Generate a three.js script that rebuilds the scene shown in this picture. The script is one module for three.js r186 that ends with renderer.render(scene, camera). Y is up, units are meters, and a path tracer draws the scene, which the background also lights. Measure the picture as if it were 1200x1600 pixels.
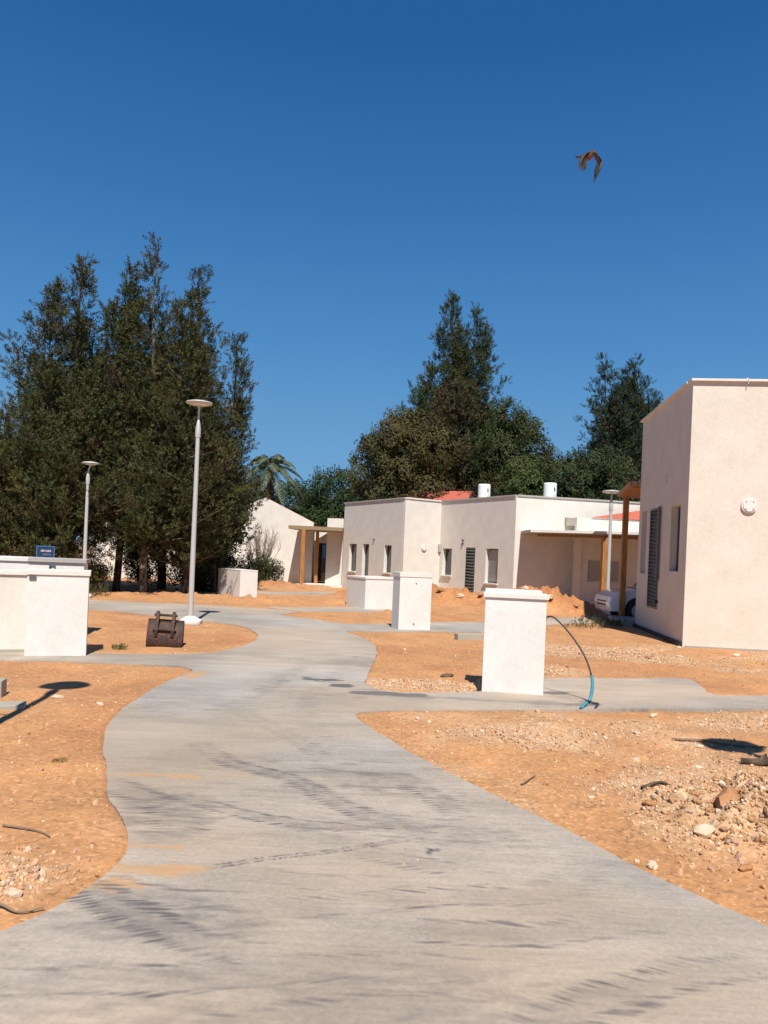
import * as THREE from 'three';
import { mergeGeometries, mergeVertices, toCreasedNormals } from 'three/addons/utils/BufferGeometryUtils.js';
import { RoundedBoxGeometry } from 'three/addons/geometries/RoundedBoxGeometry.js';

// ---------------------------------------------------------------- camera, sky, sun, exposure
const scene = new THREE.Scene();
const camera = new THREE.PerspectiveCamera(2 * Math.atan(800 / 1200) * 180 / Math.PI, 0.75, 0.05, 2000);
camera.position.set(0, 1.6, 0);
camera.rotation.set(0, 0, THREE.MathUtils.degToRad(2.4));
camera.setViewOffset(1200, 1600, 0, -68, 1200, 1600);
camera.updateProjectionMatrix();

const SUN_EL = 54 * Math.PI / 180, SUN_AZ = 6 * Math.PI / 180;           // azimuth from +z (behind the camera) towards +x
const sunDir = new THREE.Vector3(Math.sin(SUN_AZ) * Math.cos(SUN_EL), Math.sin(SUN_EL), Math.cos(SUN_AZ) * Math.cos(SUN_EL));

function skyTexture() {
  const w = 16, h = 512, data = new Float32Array(w * h * 4);
  const stops = [[-90, .15, .29, .49], [0, .185, .365, .555], [3, .160, .335, .535], [8, .115, .285, .507], [15, .067, .213, .453], [24, .034, .141, .360], [34, .0165, .094, .272], [50, .0115, .070, .220], [90, .010, .060, .197]];
  for (let j = 0; j < h; j++) {
    const el = ((j + .5) / h - .5) * 180; let k = 0;
    while (k < stops.length - 2 && el > stops[k + 1][0]) k++;
    const a = stops[k], b = stops[k + 1], t = Math.min(1, Math.max(0, (el - a[0]) / (b[0] - a[0])));
    for (let i = 0; i < w; i++) { const o = (j * w + i) * 4; for (let c = 0; c < 3; c++) data[o + c] = a[c + 1] + (b[c + 1] - a[c + 1]) * t; data[o + 3] = 1; }
  }
  const tx = new THREE.DataTexture(data, w, h, THREE.RGBAFormat, THREE.FloatType);
  tx.mapping = THREE.EquirectangularReflectionMapping; tx.magFilter = tx.minFilter = THREE.LinearFilter; tx.needsUpdate = true;
  return tx;
}
scene.background = skyTexture(); scene.environment = scene.background;
const sun = new THREE.DirectionalLight(new THREE.Color().setRGB(1, .965, .90), 5);
sun.position.copy(sunDir).multiplyScalar(90).add(new THREE.Vector3(0, 0, -22)); sun.target.position.set(0, 0, -22);
sun.castShadow = true; sun.shadow.mapSize.set(4096, 4096);
Object.assign(sun.shadow.camera, { left: -40, right: 40, top: 45, bottom: -45, near: 1, far: 200 });
scene.add(sun, sun.target);
const renderer = new THREE.WebGLRenderer({ antialias: true });
renderer.toneMapping = THREE.LinearToneMapping; renderer.toneMappingExposure = 1.23;
renderer.shadowMap.enabled = true; renderer.shadowMap.type = THREE.PCFSoftShadowMap;
renderer.setSize(768, 1024);

// ---------------------------------------------------------------- helpers
function rng(seed) { let a = seed >>> 0; return () => { a = (a + 0x6D2B79F5) | 0; let t = Math.imul(a ^ (a >>> 15), 1 | a); t = (t + Math.imul(t ^ (t >>> 7), 61 | t)) ^ t; return ((t ^ (t >>> 14)) >>> 0) / 4294967296; }; }
const LAT = 256, lattice = new Float32Array(LAT * LAT); { const r = rng(77); for (let i = 0; i < lattice.length; i++) lattice[i] = r() * 2 - 1; }
function vn(x, y, wrap = 256) {
  const xi = Math.floor(x), yi = Math.floor(y); let fx = x - xi, fy = y - yi;
  fx = fx * fx * (3 - 2 * fx); fy = fy * fy * (3 - 2 * fy);
  const m = (n) => ((n % wrap) + wrap) % wrap, x0 = m(xi), x1 = m(xi + 1), y0 = m(yi) * LAT, y1 = m(yi + 1) * LAT;
  const a = lattice[y0 + x0], b = lattice[y0 + x1], c = lattice[y1 + x0], d = lattice[y1 + x1];
  return a + (b - a) * fx + (c - a + (a - b - c + d) * fx) * fy;
}
function fbm(x, y, o = 4, wrap = 256) { let s = 0, a = .5, f = 1; for (let i = 0; i < o; i++) { s += a * vn(x * f + i * 17, y * f + i * 31, Math.min(256, wrap * f)); a *= .5; f *= 2; } return s; }
const sm = (a, b, t) => { t = Math.min(1, Math.max(0, (t - a) / (b - a))); return t * t * (3 - 2 * t); };
const lerp = (a, b, t) => a + (b - a) * t, D2R = Math.PI / 180, V = (x, y, z) => new THREE.Vector3(x, y, z);
const used = new Map();
function numbered(n) { const k = used.get(n) ?? 0; used.set(n, k + 1); return k ? `${n}_${String(k).padStart(3, '0')}` : n; }
function plain(g) {                                                     // one form for all geometries, uv in metres by the face's main axis
  if (g.index) g = g.toNonIndexed();
  for (const k of Object.keys(g.attributes)) if (!['position', 'normal', 'uv'].includes(k)) g.deleteAttribute(k);
  if (!g.attributes.normal) g.computeVertexNormals();
  return g;
}
function metres(g) {
  g = plain(g); const p = g.attributes.position, n = g.attributes.normal, uv = new Float32Array(p.count * 2);
  for (let i = 0; i < p.count; i++) {
    const ax = Math.abs(n.getX(i)), ay = Math.abs(n.getY(i)), az = Math.abs(n.getZ(i));
    if (ay > ax && ay > az) { uv[2 * i] = p.getX(i); uv[2 * i + 1] = p.getZ(i); } else if (ax > az) { uv[2 * i] = p.getZ(i); uv[2 * i + 1] = p.getY(i); } else { uv[2 * i] = p.getX(i); uv[2 * i + 1] = p.getY(i); }
  }
  g.setAttribute('uv', new THREE.BufferAttribute(uv, 2)); return g;
}
function box(w, h, d, x = 0, y = 0, z = 0, ry = 0, bevel = 0) {           // y is the bottom
  let g = bevel ? new RoundedBoxGeometry(w, h, d, 2, bevel) : new THREE.BoxGeometry(w, h, d);
  g = metres(g); if (ry) g.rotateY(ry); g.translate(x, y + h / 2, z); return g;
}
function cyl(r0, r1, h, x = 0, y = 0, z = 0, seg = 20) { const g = metres(new THREE.CylinderGeometry(r1, r0, h, seg)); g.translate(x, y + h / 2, z); return g; }
function tube(pts, r, seg = 24, rad = 7) { return metres(new THREE.TubeGeometry(new THREE.CatmullRomCurve3(pts.map((p) => V(...p))), seg, r, rad)); }
function taper(pts, r0, r1, rad = 8, rough = 0, seed = 1) {               // a tapered limb along points
  const c = new THREE.CatmullRomCurve3(pts.map((p) => Array.isArray(p) ? V(...p) : p)), n = Math.max(4, pts.length * 3), g = new THREE.TubeGeometry(c, n, 1, rad), p = g.attributes.position, q = V(0, 0, 0), rr = rng(seed);
  for (let i = 0; i <= n; i++) { c.getPointAt(i / n, q); const r = lerp(r0, r1, i / n); for (let j = 0; j <= rad; j++) { const k = i * (rad + 1) + j, f = r * (1 + rough * Math.sin(j * 2.4 + i * .7 + seed)); p.setXYZ(k, q.x + (p.getX(k) - q.x) * f, q.y + (p.getY(k) - q.y) * f, q.z + (p.getZ(k) - q.z) * f); } }
  g.computeVertexNormals(); return metres(g);
}
function lathe(pts, seg = 28) { return metres(new THREE.LatheGeometry(pts.map(([r, y]) => new THREE.Vector2(r, y)), seg)); }
function poly(pts, y0, h) {                                              // a flat slab from a plan outline [x, z]
  const s = new THREE.Shape(pts.map(([x, z]) => new THREE.Vector2(x, -z))), g = new THREE.ExtrudeGeometry(s, { depth: h, bevelEnabled: false });
  g.rotateX(-Math.PI / 2); g.translate(0, y0, 0); return metres(g);
}
function wall([x0, z0], [x1, z1], y0, y1, t, holes = [], e0 = -.003, e1 = -.003) {   // outer face on the line from left to right as seen from outside
  const L = Math.hypot(x1 - x0, z1 - z0), s = new THREE.Shape([[-e0, y0], [L + e1, y0], [L + e1, y1], [-e0, y1]].map((p) => new THREE.Vector2(...p)));
  for (const [a, b, c, d] of holes) s.holes.push(new THREE.Path([[a, c], [a, d], [b, d], [b, c]].map((p) => new THREE.Vector2(...p))));
  const g = metres(new THREE.ExtrudeGeometry(s, { depth: t, bevelEnabled: false })); g.translate(0, 0, -t); g.applyMatrix4(frameOf([x0, z0], [x1, z1])); return g;
}
function frameOf([x0, z0], [x1, z1]) { return new THREE.Matrix4().makeTranslation(x0, 0, z0).multiply(new THREE.Matrix4().makeRotationY(Math.atan2(-(z1 - z0), x1 - x0))); }
function mesh(name, geos, mat, parent = scene) {
  const list = (Array.isArray(geos) ? geos : [geos]).map(plain), g = list.length > 1 ? mergeGeometries(list) : list[0];
  const m = new THREE.Mesh(g, mat); m.name = parent === scene ? numbered(name) : name; m.castShadow = m.receiveShadow = true; parent.add(m); return m;
}
function tag(o, label, category, group, kind) { o.userData = { ...o.userData, label, category }; if (group) o.userData.group = group; if (kind) o.userData.kind = kind; return o; }
function struct(o, label) { o.userData.kind = 'structure'; if (label) o.userData.label = label; return o; }
function thing(name, label, category, [x, y, z] = [0, 0, 0], turn = 0, group) { const o = new THREE.Group(); o.name = numbered(name); o.position.set(x, y, z); o.rotation.y = turn; scene.add(o); return tag(o, label, category, group); }

// ---------------------------------------------------------------- procedural textures and materials
function tex(w, h, fn, srgb = true) {
  const d = new Uint8Array(w * h * 4);
  for (let j = 0; j < h; j++) for (let i = 0; i < w; i++) { const c = fn(i / w, j / h, i, j), o = (j * w + i) * 4; if (typeof c === 'number') d[o] = d[o + 1] = d[o + 2] = Math.max(0, Math.min(255, c * 255)); else for (let k = 0; k < 3; k++) d[o + k] = Math.max(0, Math.min(255, c[k] * 255)); d[o + 3] = 255; }
  const t = new THREE.DataTexture(d, w, h); t.wrapS = t.wrapT = THREE.RepeatWrapping; t.magFilter = THREE.LinearFilter; t.minFilter = THREE.LinearMipmapLinearFilter; t.generateMipmaps = true; if (srgb) t.colorSpace = THREE.SRGBColorSpace; t.needsUpdate = true; return t;
}
const rep = (t, s) => { const c = t.clone(); c.repeat.set(1 / s, 1 / s); c.needsUpdate = true; return c; };
const rt = rng(5);
const stuccoMap = tex(512, 512, (u, v) => { const b = fbm(u * 6, v * 6, 5, 6), f = fbm(u * 64, v * 64, 2, 64); const k = .935 + .03 * b + .04 * f; return [k, k * (.997 + .006 * b), k * (.99 + .012 * b)]; });
const stuccoBump = tex(512, 512, (u, v) => .5 + .5 * fbm(u * 96, v * 96, 2, 96) + .2 * fbm(u * 24, v * 24, 2, 24), false);
const dirtMap = tex(1024, 1024, (u, v) => {
  const a = fbm(u * 10, v * 10, 6, 10), f = fbm(u * 110, v * 110, 3, 110), g = vn(u * 256, v * 256, 256), peb = sm(.5, .75, vn(u * 190 + 3, v * 190, 190)) * .15, dark = sm(.5, .8, vn(u * 150, v * 150 + 9, 150)) * -.16;
  const k = .86 + .09 * a + .08 * f + .05 * g + peb * .8 + dark * .7; return [k, k * (.985 + .3 * peb), k * (.97 + .9 * peb)];
});
const dirtBump = tex(1024, 1024, (u, v) => .45 + .35 * fbm(u * 40, v * 40, 4, 40) + .25 * sm(.4, .8, vn(u * 190 + 3, v * 190, 190)) + .15 * vn(u * 256, v * 256, 256), false);
const barkMap = tex(128, 256, (u, v) => { const k = .62 + .5 * fbm(u * 12, v * 6, 4, 6); return [k, k * .95, k * .9]; });
const woodMap = tex(128, 512, (u, v) => { const k = .82 + .22 * fbm(u * 20, v * 4, 3, 4) + .05 * vn(u * 60, v * 10, 10); return [k, k * .96, k * .9]; });
const rustMap = tex(256, 256, (u, v) => { const a = fbm(u * 8, v * 8, 5, 8), s = sm(.05, .35, a); return [lerp(.50, .66, s) + .2 * fbm(u * 40, v * 40, 2, 40), lerp(.44, .50, s) + .18 * fbm(u * 40, v * 40, 2, 40), lerp(.42, .40, s) + .14 * fbm(u * 40, v * 40, 2, 40)]; });
const leafMat = (r = .75) => new THREE.MeshPhysicalMaterial({ color: 0xffffff, roughness: r, specularIntensity: .35, side: THREE.DoubleSide });
const lin = (r, g, b) => new THREE.Color().setRGB(r, g, b);
const std = (c, o = {}) => new THREE.MeshStandardMaterial({ color: Array.isArray(c) ? lin(...c) : c, roughness: .9, ...o });
const stucco = (c, s = 1.7) => std(c, { roughness: .95, map: rep(stuccoMap, s), bumpMap: rep(stuccoBump, s * .5), bumpScale: .0012 });
const M = {
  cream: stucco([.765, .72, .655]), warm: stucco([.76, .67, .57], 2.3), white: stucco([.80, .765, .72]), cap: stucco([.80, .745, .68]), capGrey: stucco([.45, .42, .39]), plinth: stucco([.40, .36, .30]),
  fascia: std([.26, .18, .105], { roughness: .7 }),
  wood: std([.56, .26, .07], { roughness: .7, map: rep(woodMap, .8) }), paleWood: std([.62, .38, .24], { roughness: .8, map: rep(woodMap, .8) }),
  redRoof: std([.50, .12, .075], { roughness: .8, map: rep(stuccoMap, 1) }), concrete: stucco([.42, .38, .31], .9),
  metalGrey: std([.50, .485, .46], { roughness: .45, metalness: .15 }), lampGrey: std([.52, .50, .475], { roughness: .5, metalness: .1 }), lens: std([.75, .74, .70], { roughness: .3 }),
  frame: std([.10, .11, .11], { roughness: .5 }), shutter: std([.11, .115, .10], { roughness: .55 }), blind: std([.36, .36, .35], { roughness: .6 }),
  glass: new THREE.MeshPhysicalMaterial({ color: lin(.85, .9, .9), roughness: .03, transmission: 1, thickness: 0, ior: 1.5 }), room: std([.35, .33, .30]),
  tank: std([.82, .82, .80], { roughness: .4 }), pipe: std([.03, .03, .03], { roughness: .6 }), black: std([.02, .02, .02], { roughness: .7 }), teal: std([.035, .25, .31], { roughness: .5 }),
  rust: std([.30, .25, .235], { roughness: .75, metalness: .25, map: rep(rustMap, .6), bumpMap: rep(stuccoBump, .3), bumpScale: .002 }),
  carPaint: new THREE.MeshPhysicalMaterial({ color: lin(.80, .81, .82), roughness: .35, clearcoat: 1, clearcoatRoughness: .05 }), tyre: std([.025, .025, .025]), carGlass: new THREE.MeshPhysicalMaterial({ color: lin(.02, .025, .03), roughness: .05, clearcoat: 1 }),
  bark: std([.24, .17, .115], { map: rep(barkMap, .7), bumpMap: rep(barkMap, .7), bumpScale: .02 }), paleBark: std([.34, .27, .20], { map: rep(barkMap, .7) }), twig: std([.22, .15, .10]),
};

// ---------------------------------------------------------------- road and footpaths (plan outlines in metres, x and z)
const near = [[4.9, 2.5], [3.35, -1], [2.45, -2.5], [1.81, -3.48], [1.63, -3.75], [1.42, -4.07], [1.2, -4.53], [.91, -5.08], [.63, -5.59], [.33, -6.2], [.07, -6.81], [-.12, -7.3], [-.22, -7.66], [-.13, -7.84], [.74, -8.08], [2.18, -8.45], [4.56, -8.99], [9, -10.0], [9, -10.85], [5.03, -9.93], [4.3, -9.84], [4.36, -10.3], [4.44, -11.15], [3.6, -10.92], [2.27, -10.59], [2.14, -10.1], [2.08, -9.8], [1.22, -9.3], [.52, -9.08], [.06, -9.12], [-.15, -9.46], [-.15, -10.22], [-.08, -11.82], [-.07, -13.3], [-.28, -14.65], [-.67, -15.97], [.2, -16.25], [1.18, -16.62], [2.26, -17.0], [4.4, -19.8], [7.2, -21.92], [9.5, -23.6], [9.5, -25.6], [8.01, -24.43], [4.85, -22.06], [2.64, -19.91], [1.34, -19.09], [-.82, -17.71], [-1.8, -18.65], [-2.5, -19.27], [-2.3, -20.6], [-3.44, -21.23], [-4.72, -21.48], [-5.89, -21.63], [-7.16, -21.65], [-8.28, -21.77], [-16, -21.6], [-16, -19.6], [-7.07, -18.61], [-5.99, -18.17], [-4.33, -17.01], [-3.69, -16.66], [-3.04, -16.2], [-2.52, -15.19], [-2.26, -14.1], [-2.31, -12.69], [-2.6, -11.84], [-3.26, -11.39], [-4.21, -11.25], [-5.13, -11.53], [-5.76, -11.64], [-9, -11.9], [-9, -10.1], [-5.04, -10.21], [-4.22, -10.28], [-3.37, -10.29], [-2.75, -10.31], [-2.46, -10.08], [-2.51, -9.1], [-2.52, -8.07], [-2.45, -7.12], [-2.26, -6.4], [-1.92, -5.49], [-1.64, -4.81], [-1.41, -4.38], [-1.31, -4.1], [-1.26, -3.85], [-1.28, -3.66], [-1.35, -3.47], [-1.41, -3.29], [-1.5, -3.14], [-1.9, -2.45], [-2.6, -1], [-3.6, 2.5]];
function smooth(pts, step = .12) {
  const c = new THREE.CatmullRomCurve3(pts.map(([x, z]) => V(x, 0, z)), true, 'centripetal'), out = [], n = pts.length;
  for (let i = 0; i < n; i++) { const a = pts[i], b = pts[(i + 1) % n], L = Math.hypot(a[0] - b[0], a[1] - b[1]), k = Math.max(1, Math.round(L / step)); for (let j = 0; j < k; j++) { const p = c.getPoint((i + j / k) / n); out.push([p.x + .03 * fbm(p.x * 3, p.z * 3, 3), p.z + .03 * fbm(p.x * 3 + 50, p.z * 3, 3)]); } }
  return out;
}
const roadLine = smooth(near);
const path3Line = smooth([[-2.2, -20.85], [-2.19, -20.79], [-.65, -21.43], [.44, -22.3], [.9, -23.0], [.47, -24.28], [-.73, -23.52], [-2.4, -22.36], [-3.3, -21.9]], .3);
const path4Line = smooth([[-7.5, -27.6], [-4.55, -28.3], [-2.8, -29.2], [-1.7, -30.3], [-1.9, -32.3], [-3.4, -31.0], [-5.07, -30.1], [-7.5, -29.6]], .3);
const outlines = [roadLine, path3Line, path4Line];
function roadDist(x, z) {                                                // negative inside
  let best = 1e9, inside = false;
  for (const P of outlines) {
    let inn = false;
    for (let i = 0, j = P.length - 1; i < P.length; j = i++) {
      const [xi, zi] = P[i], [xj, zj] = P[j]; if ((zi > z) !== (zj > z) && x < (xj - xi) * (z - zi) / (zj - zi) + xi) inn = !inn;
      const dx = xj - xi, dz = zj - zi, t = Math.max(0, Math.min(1, ((x - xi) * dx + (z - zi) * dz) / (dx * dx + dz * dz + 1e-12))), ex = x - xi - t * dx, ez = z - zi - t * dz, d = ex * ex + ez * ez; if (d < best) best = d;
    }
    inside ||= inn;
  }
  return (inside ? -1 : 1) * Math.sqrt(best);
}
function clip(P, zc, keepNear) { const out = [], ok = (p) => keepNear ? p[1] > zc : p[1] < zc; for (let i = 0; i < P.length; i++) { const a = P[i], b = P[(i + 1) % P.length]; if (ok(a)) out.push(a); if (ok(a) !== ok(b)) { const t = (zc - a[1]) / (b[1] - a[1]); out.push([a[0] + (b[0] - a[0]) * t, zc]); } } return out; }

// concrete with tyre smears, dusty patches and a wet stain, each where it lies on the road
const NX0 = -5, NX1 = 5, NZ0 = -1.4, NZ1 = -12.6, TW = 2048;
const smear = new Float32Array(TW * TW);
function stampLug(x, z, len, wid, ang, a) {
  const cx = (x - NX0) / (NX1 - NX0) * TW, cz = (z - NZ0) / (NZ1 - NZ0) * TW, sx = TW / (NX1 - NX0), sz = TW / (NZ0 - NZ1), R = Math.max(len, wid), c = Math.cos(ang), s = Math.sin(ang);
  for (let j = Math.floor(cz - R * sz); j <= cz + R * sz; j++) for (let i = Math.floor(cx - R * sx); i <= cx + R * sx; i++) {
    if (i < 0 || j < 0 || i >= TW || j >= TW) continue; const dx = (i - cx) / sx, dz = (j - cz) / sz, u = (dx * c + dz * s) / len, v = (-dx * s + dz * c) / wid, q = u * u + v * v;
    if (q < 1) { const k = j * TW + i, m = a * (1 - q) * (.55 + .9 * Math.max(0, .5 + fbm(dx * 30 + x * 9, dz * 30 + z * 9, 2))); smear[k] = 1 - (1 - smear[k]) * (1 - Math.min(.95, m)); }
  }
}
function tread(pts, width, a, gap = .05, skew = .1) {                    // smeared lug prints: ragged bunches of short strokes across the lane
  const c = new THREE.CatmullRomCurve3(pts.map(([x, z]) => V(x, 0, z))), L = c.getLength(), n = Math.floor(L / gap), r = rng(Math.floor(L * 1000));
  for (let i = 0; i <= n; i++) {
    const t = i / n, p = c.getPointAt(t), f = a * (.3 + .7 * Math.sin(Math.PI * Math.min(1, .1 + t))) * (.35 + .75 * r()) * (.6 + .8 * Math.max(0, .5 + fbm(t * 5, L, 2)));
    const ang = Math.atan2(c.getTangentAt(t).z, c.getTangentAt(t).x);
    for (const side of [-1, 1]) { if (r() < .12) continue; const off = side * width * .27 + (r() - .5) * width * .1; stampLug(p.x - Math.sin(ang) * off + (r() - .5) * .02, p.z + Math.cos(ang) * off, width * (.16 + .12 * r()), .009 + .008 * r(), skew + side * .16 + (r() - .5) * .2, f * (.7 + .7 * r())); }
    if (i % 2 === 0) stampLug(p.x + (r() - .5) * width * .3, p.z + (r() - .5) * width * .2, width * .5, width * (.24 + .12 * r()), ang, f * .26);
  }
}
function smudge(x, z, rx, rz, a, n, seed) { const r = rng(seed); for (let i = 0; i < n; i++) { const t = r() * 6.283, q = Math.sqrt(r()); stampLug(x + Math.cos(t) * q * rx, z + Math.sin(t) * q * rz, .05 + .12 * r(), .015 + .03 * r(), (r() - .5) * .7, a * (.4 + r())); } }
tread([[-1.45, -6.26], [-1.2, -5.9], [-1.03, -5.71], [-.61, -5.44], [-.27, -4.99], [.03, -4.66], [.35, -4.38], [.62, -4.3]], .26, .85, .05, .12);
tread([[-1.78, -5.13], [-1.52, -4.95], [-1.27, -4.71], [-1.12, -4.42], [-1.1, -4.14]], .40, .9, .055, .05);
tread([[-1.1, -4.82], [-.62, -4.58], [-.23, -4.5], [.14, -4.44], [.58, -4.39]], .22, .8, .045, .05);
tread([[-1.32, -3.58], [-1.04, -3.34], [-.78, -3.17], [-.5, -3.06]], .30, 1.1, .034, .25);
tread([[-1.25, -3.62], [-.9, -3.5], [-.6, -3.52]], .3, .55, .05, .1);
tread([[-.82, -3.85], [-.5, -4.01], [-.21, -4.13], [.21, -4.36]], .07, .8, .02, -.3);
tread([[-.07, -4.14], [.2, -4.04], [.58, -3.86]], .3, .55, .055, .1);
tread([[.2, -3.3], [.67, -3.29], [1.22, -3.46]], .34, .42, .042, -.08);
tread([[.55, -2.62], [.93, -2.86], [1.34, -3.05], [1.7, -3.17]], .30, .6, .036, -.25);
tread([[.16, -5.63], [.48, -4.96], [.59, -4.51]], .32, .8, .05, .05);
tread([[-1.58, -7.3], [-1.4, -8.3], [-1.25, -9.4], [-1.1, -11], [-1.3, -12.4]], .34, .45, .08, 0);
tread([[-.35, -6.2], [-.7, -7.6], [-.75, -9], [-.5, -10.6], [-.6, -12.2]], .3, .35, .08, 0);
tread([[-.6, -2.5], [.1, -2.7], [.6, -2.66]], .4, .5, .06, .1);
tread([[-.3, -3.45], [.35, -3.62], [.9, -3.75], [1.2, -4.2]], .34, .42, .06, .05);
tread([[-1.5, -2.75], [-.7, -2.85], [-.1, -2.98], [.4, -3.0]], .34, .42, .055, .1);
tread([[-.2, -5.3], [-.5, -6.2], [-1.1, -7.2], [-1.7, -8]], .28, .3, .06, .05);
tread([[-.6, -3.8], [-.1, -3.72], [.3, -3.85]], .3, .35, .06, 0);
smudge(-1.2, -4.6, .35, .4, .16, 90, 3); smudge(.2, -4.5, .7, .25, .1, 120, 4); smudge(-.2, -2.75, 1.2, .3, .08, 260, 6); smudge(-.9, -3.3, .5, .2, .12, 90, 8); smudge(0, -6.5, 1.3, 1.2, .05, 200, 9); smudge(-1, -9, .9, 1.6, .06, 240, 10);
function wetAt(x, z) { const q = (cx, cz, rx, rz) => 1 - Math.hypot((x - cx) / rx, (z - cz) / rz) + 1.1 * fbm(x * 4, z * 7, 4); return Math.max(sm(0, .25, q(-.78, -9.68, .28, .2)), sm(0, .25, q(-.38, -9.3, .3, .14)), .8 * sm(0, .3, q(.1, -8.92, .42, .12)), .8 * sm(0, .3, q(2.2, -9.45, .24, .2)), .55 * sm(0, .3, q(2.36, -8.78, .2, .14)), .35 * sm(0, .4, q(1.2, -8.75, 1.2, .12))); }
function dustAt(x, z) { return sm(.05, .5, fbm(x * .6 + 9, z * .6, 4) + .15) * .55; }
const spills = [[-1.5, -5.36, .42, .07], [-1.05, -5.42, .16, .03], [-1.16, -4.09, .28, .05], [-1.04, -3.80, .36, .12], [-2.3, -9.7, .2, .5], [-1.2, -3.62, .2, .1], [-.1, -2.4, .25, .06], [.3, -7.2, .2, .3]];
function soilAt(x, z) { let m = 0; for (const [cx, cz, rx, rz] of spills) { const q = 1 - Math.hypot((x - cx) / rx, (z - cz) / rz); if (q > -1) m = Math.max(m, sm(.15, .75, q + .8 * fbm(x * 6, z * 18, 4) + .35 * vn(x * 70, z * 70) + .2 * vn(x * 25, z * 40))); } return m * .75; }
function concreteColour(x, z, fine, s) {
  const broom = fbm(x * 1.3 + 40, z * 9, 4) * .035 + fbm(x * 4, z * 30, 2) * .022 * fine, blot = fbm(x * .7, z * .7 + 5, 4) * .10 + fbm(x * 2.2 + 7, z * 3.4, 3) * .05, grit = fine ? vn(x * 140, z * 140) * .03 + vn(x * 60, z * 60) * .022 : 0, cool = sm(0, .5, fbm(x * .5 + 31, z * .5, 4)) * .6;
  const dash = sm(.12, .5, fbm(x * 5 + 3, z * 17, 3)) * sm(-.15, .4, fbm(x * .9 + 70, z * .9, 3)) * .09 * fine;
  let k = .625 - dash + broom + blot + grit; const d = dustAt(x, z); let c = [k * lerp(1.025, .97, cool), k * lerp(.94, .945, cool), k * lerp(.85, .905, cool)];
  c = [lerp(c[0], .71, d * .6), lerp(c[1], .605, d * .6), lerp(c[2], .49, d * .6)];
  const so = fine ? soilAt(x, z) : 0; c = [lerp(c[0], .74, so), lerp(c[1], .56, so), lerp(c[2], .385, so)];
  const w = wetAt(x, z); s = Math.min(.85, s * .9);
  return [lerp(lerp(c[0], .33, s), .30, w * .75), lerp(lerp(c[1], .31, s), .29, w * .75), lerp(lerp(c[2], .305, s), .29, w * .75)];
}
const nearRoadMap = tex(TW, TW, (u, v, i, j) => concreteColour(lerp(NX0, NX1, u), lerp(NZ0, NZ1, v), 1, smear[j * TW + i]));
const nearRoadBump = tex(1024, 1024, (u, v) => { const x = lerp(NX0, NX1, u), z = lerp(NZ0, NZ1, v); return .5 + .5 * fbm(x * 5, z * 50, 3) + .2 * vn(x * 45, z * 45); }, false);
const farRoadMap = tex(1024, 1024, (u, v) => concreteColour(lerp(-9, 9, u), lerp(-12, -30, v), 0, 0));
const nearRoadMat = new THREE.MeshStandardMaterial({ map: nearRoadMap, bumpMap: nearRoadBump, bumpScale: .004, roughness: .88 });
const farRoadMat = new THREE.MeshStandardMaterial({ map: farRoadMap, roughness: .9 });
function planUV(g, x0, x1, z0, z1) { const p = g.attributes.position, uv = g.attributes.uv; for (let i = 0; i < p.count; i++) uv.setXY(i, (p.getX(i) - x0) / (x1 - x0), (p.getZ(i) - z0) / (z1 - z0)); return g; }
const JOINT = -12.4;
struct(mesh('road', planUV(poly(clip(roadLine, JOINT + .006, true), -.14, .14), NX0, NX1, NZ0, NZ1), nearRoadMat), 'grey concrete lane with dark tyre smears winding away from the camera');
struct(mesh('road', planUV(poly(clip(roadLine, JOINT - .006, false), -.14, .14), -9, 9, -12, -30), farRoadMat), 'far stretch of the concrete lane with its branches');
struct(mesh('footpath', planUV(poly(path3Line, -.14, .135), -9, 9, -12, -30), farRoadMat), 'narrow concrete footpath leading to the grey low box');
struct(mesh('footpath', planUV(poly(path4Line, -.14, .135), -9, 9, -12, -30), farRoadMat), 'narrow concrete footpath in front of the porch');

// ---------------------------------------------------------------- ground: one sheet of reddish earth, denser mesh where it is near
const mounds = [[-2.2, -30.6, 1.0, .7, .42], [-.9, -28.6, .9, .8, .38], [1.6, -26.6, 1.1, .9, .55], [2.9, -26.0, 1.0, .8, .42], [4.3, -24.9, .9, .8, .5], [5.0, -24.3, .9, .7, .58], [6.1, -24.0, 1.0, .8, .42], [-4.6, -33.2, 1.4, .7, .3], [-3.0, -34.2, .9, .5, .2], [6.05, -21.35, .5, .5, .42], [2.45, -5.0, .7, .42, .17], [2.85, -4.6, .5, .4, .15], [2.25, -4.75, .3, .25, .08], [3.9, -5.3, 1.0, .9, .14], [-1.2, -24.9, 1.2, .5, .16], [1.0, -20.9, 1.4, .8, .08], [-6.5, -24.6, 2.4, .8, .12], [-3.6, -24.0, 1.4, .5, .12]];
function stony(x, z) {                                                  // how gravelly the earth is, 0 to 1
  const n = fbm(x * .9 + 4, z * .9, 4), zone = (cx, cz, rx, rz) => 1 - Math.hypot((x - cx) / rx, (z - cz) / rz);
  let s = Math.max(0, zone(2.5, -4.8, 1.5, 1.2) * 1.3, zone(1.2, -7.0, 2.0, 1.0) * 1.1, zone(4.4, -8.1, 3.0, .9), zone(.6, -9.6, 1.0, .5) * 1.1, zone(5.2, -13.8, 4.5, 2.6) * .95, zone(-1.9, -3.6, 1.0, .55) * .9, zone(2.6, -11.6, 1.6, 1.0) * .8, zone(2.2, -6.0, 2.2, 1.6) * .6, zone(2.6, -6.2, 3.8, 3.0) * .62);
  return Math.max(0, Math.min(1, s + (s > 0 ? .9 * n : .12 * Math.max(0, n))));
}
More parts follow.
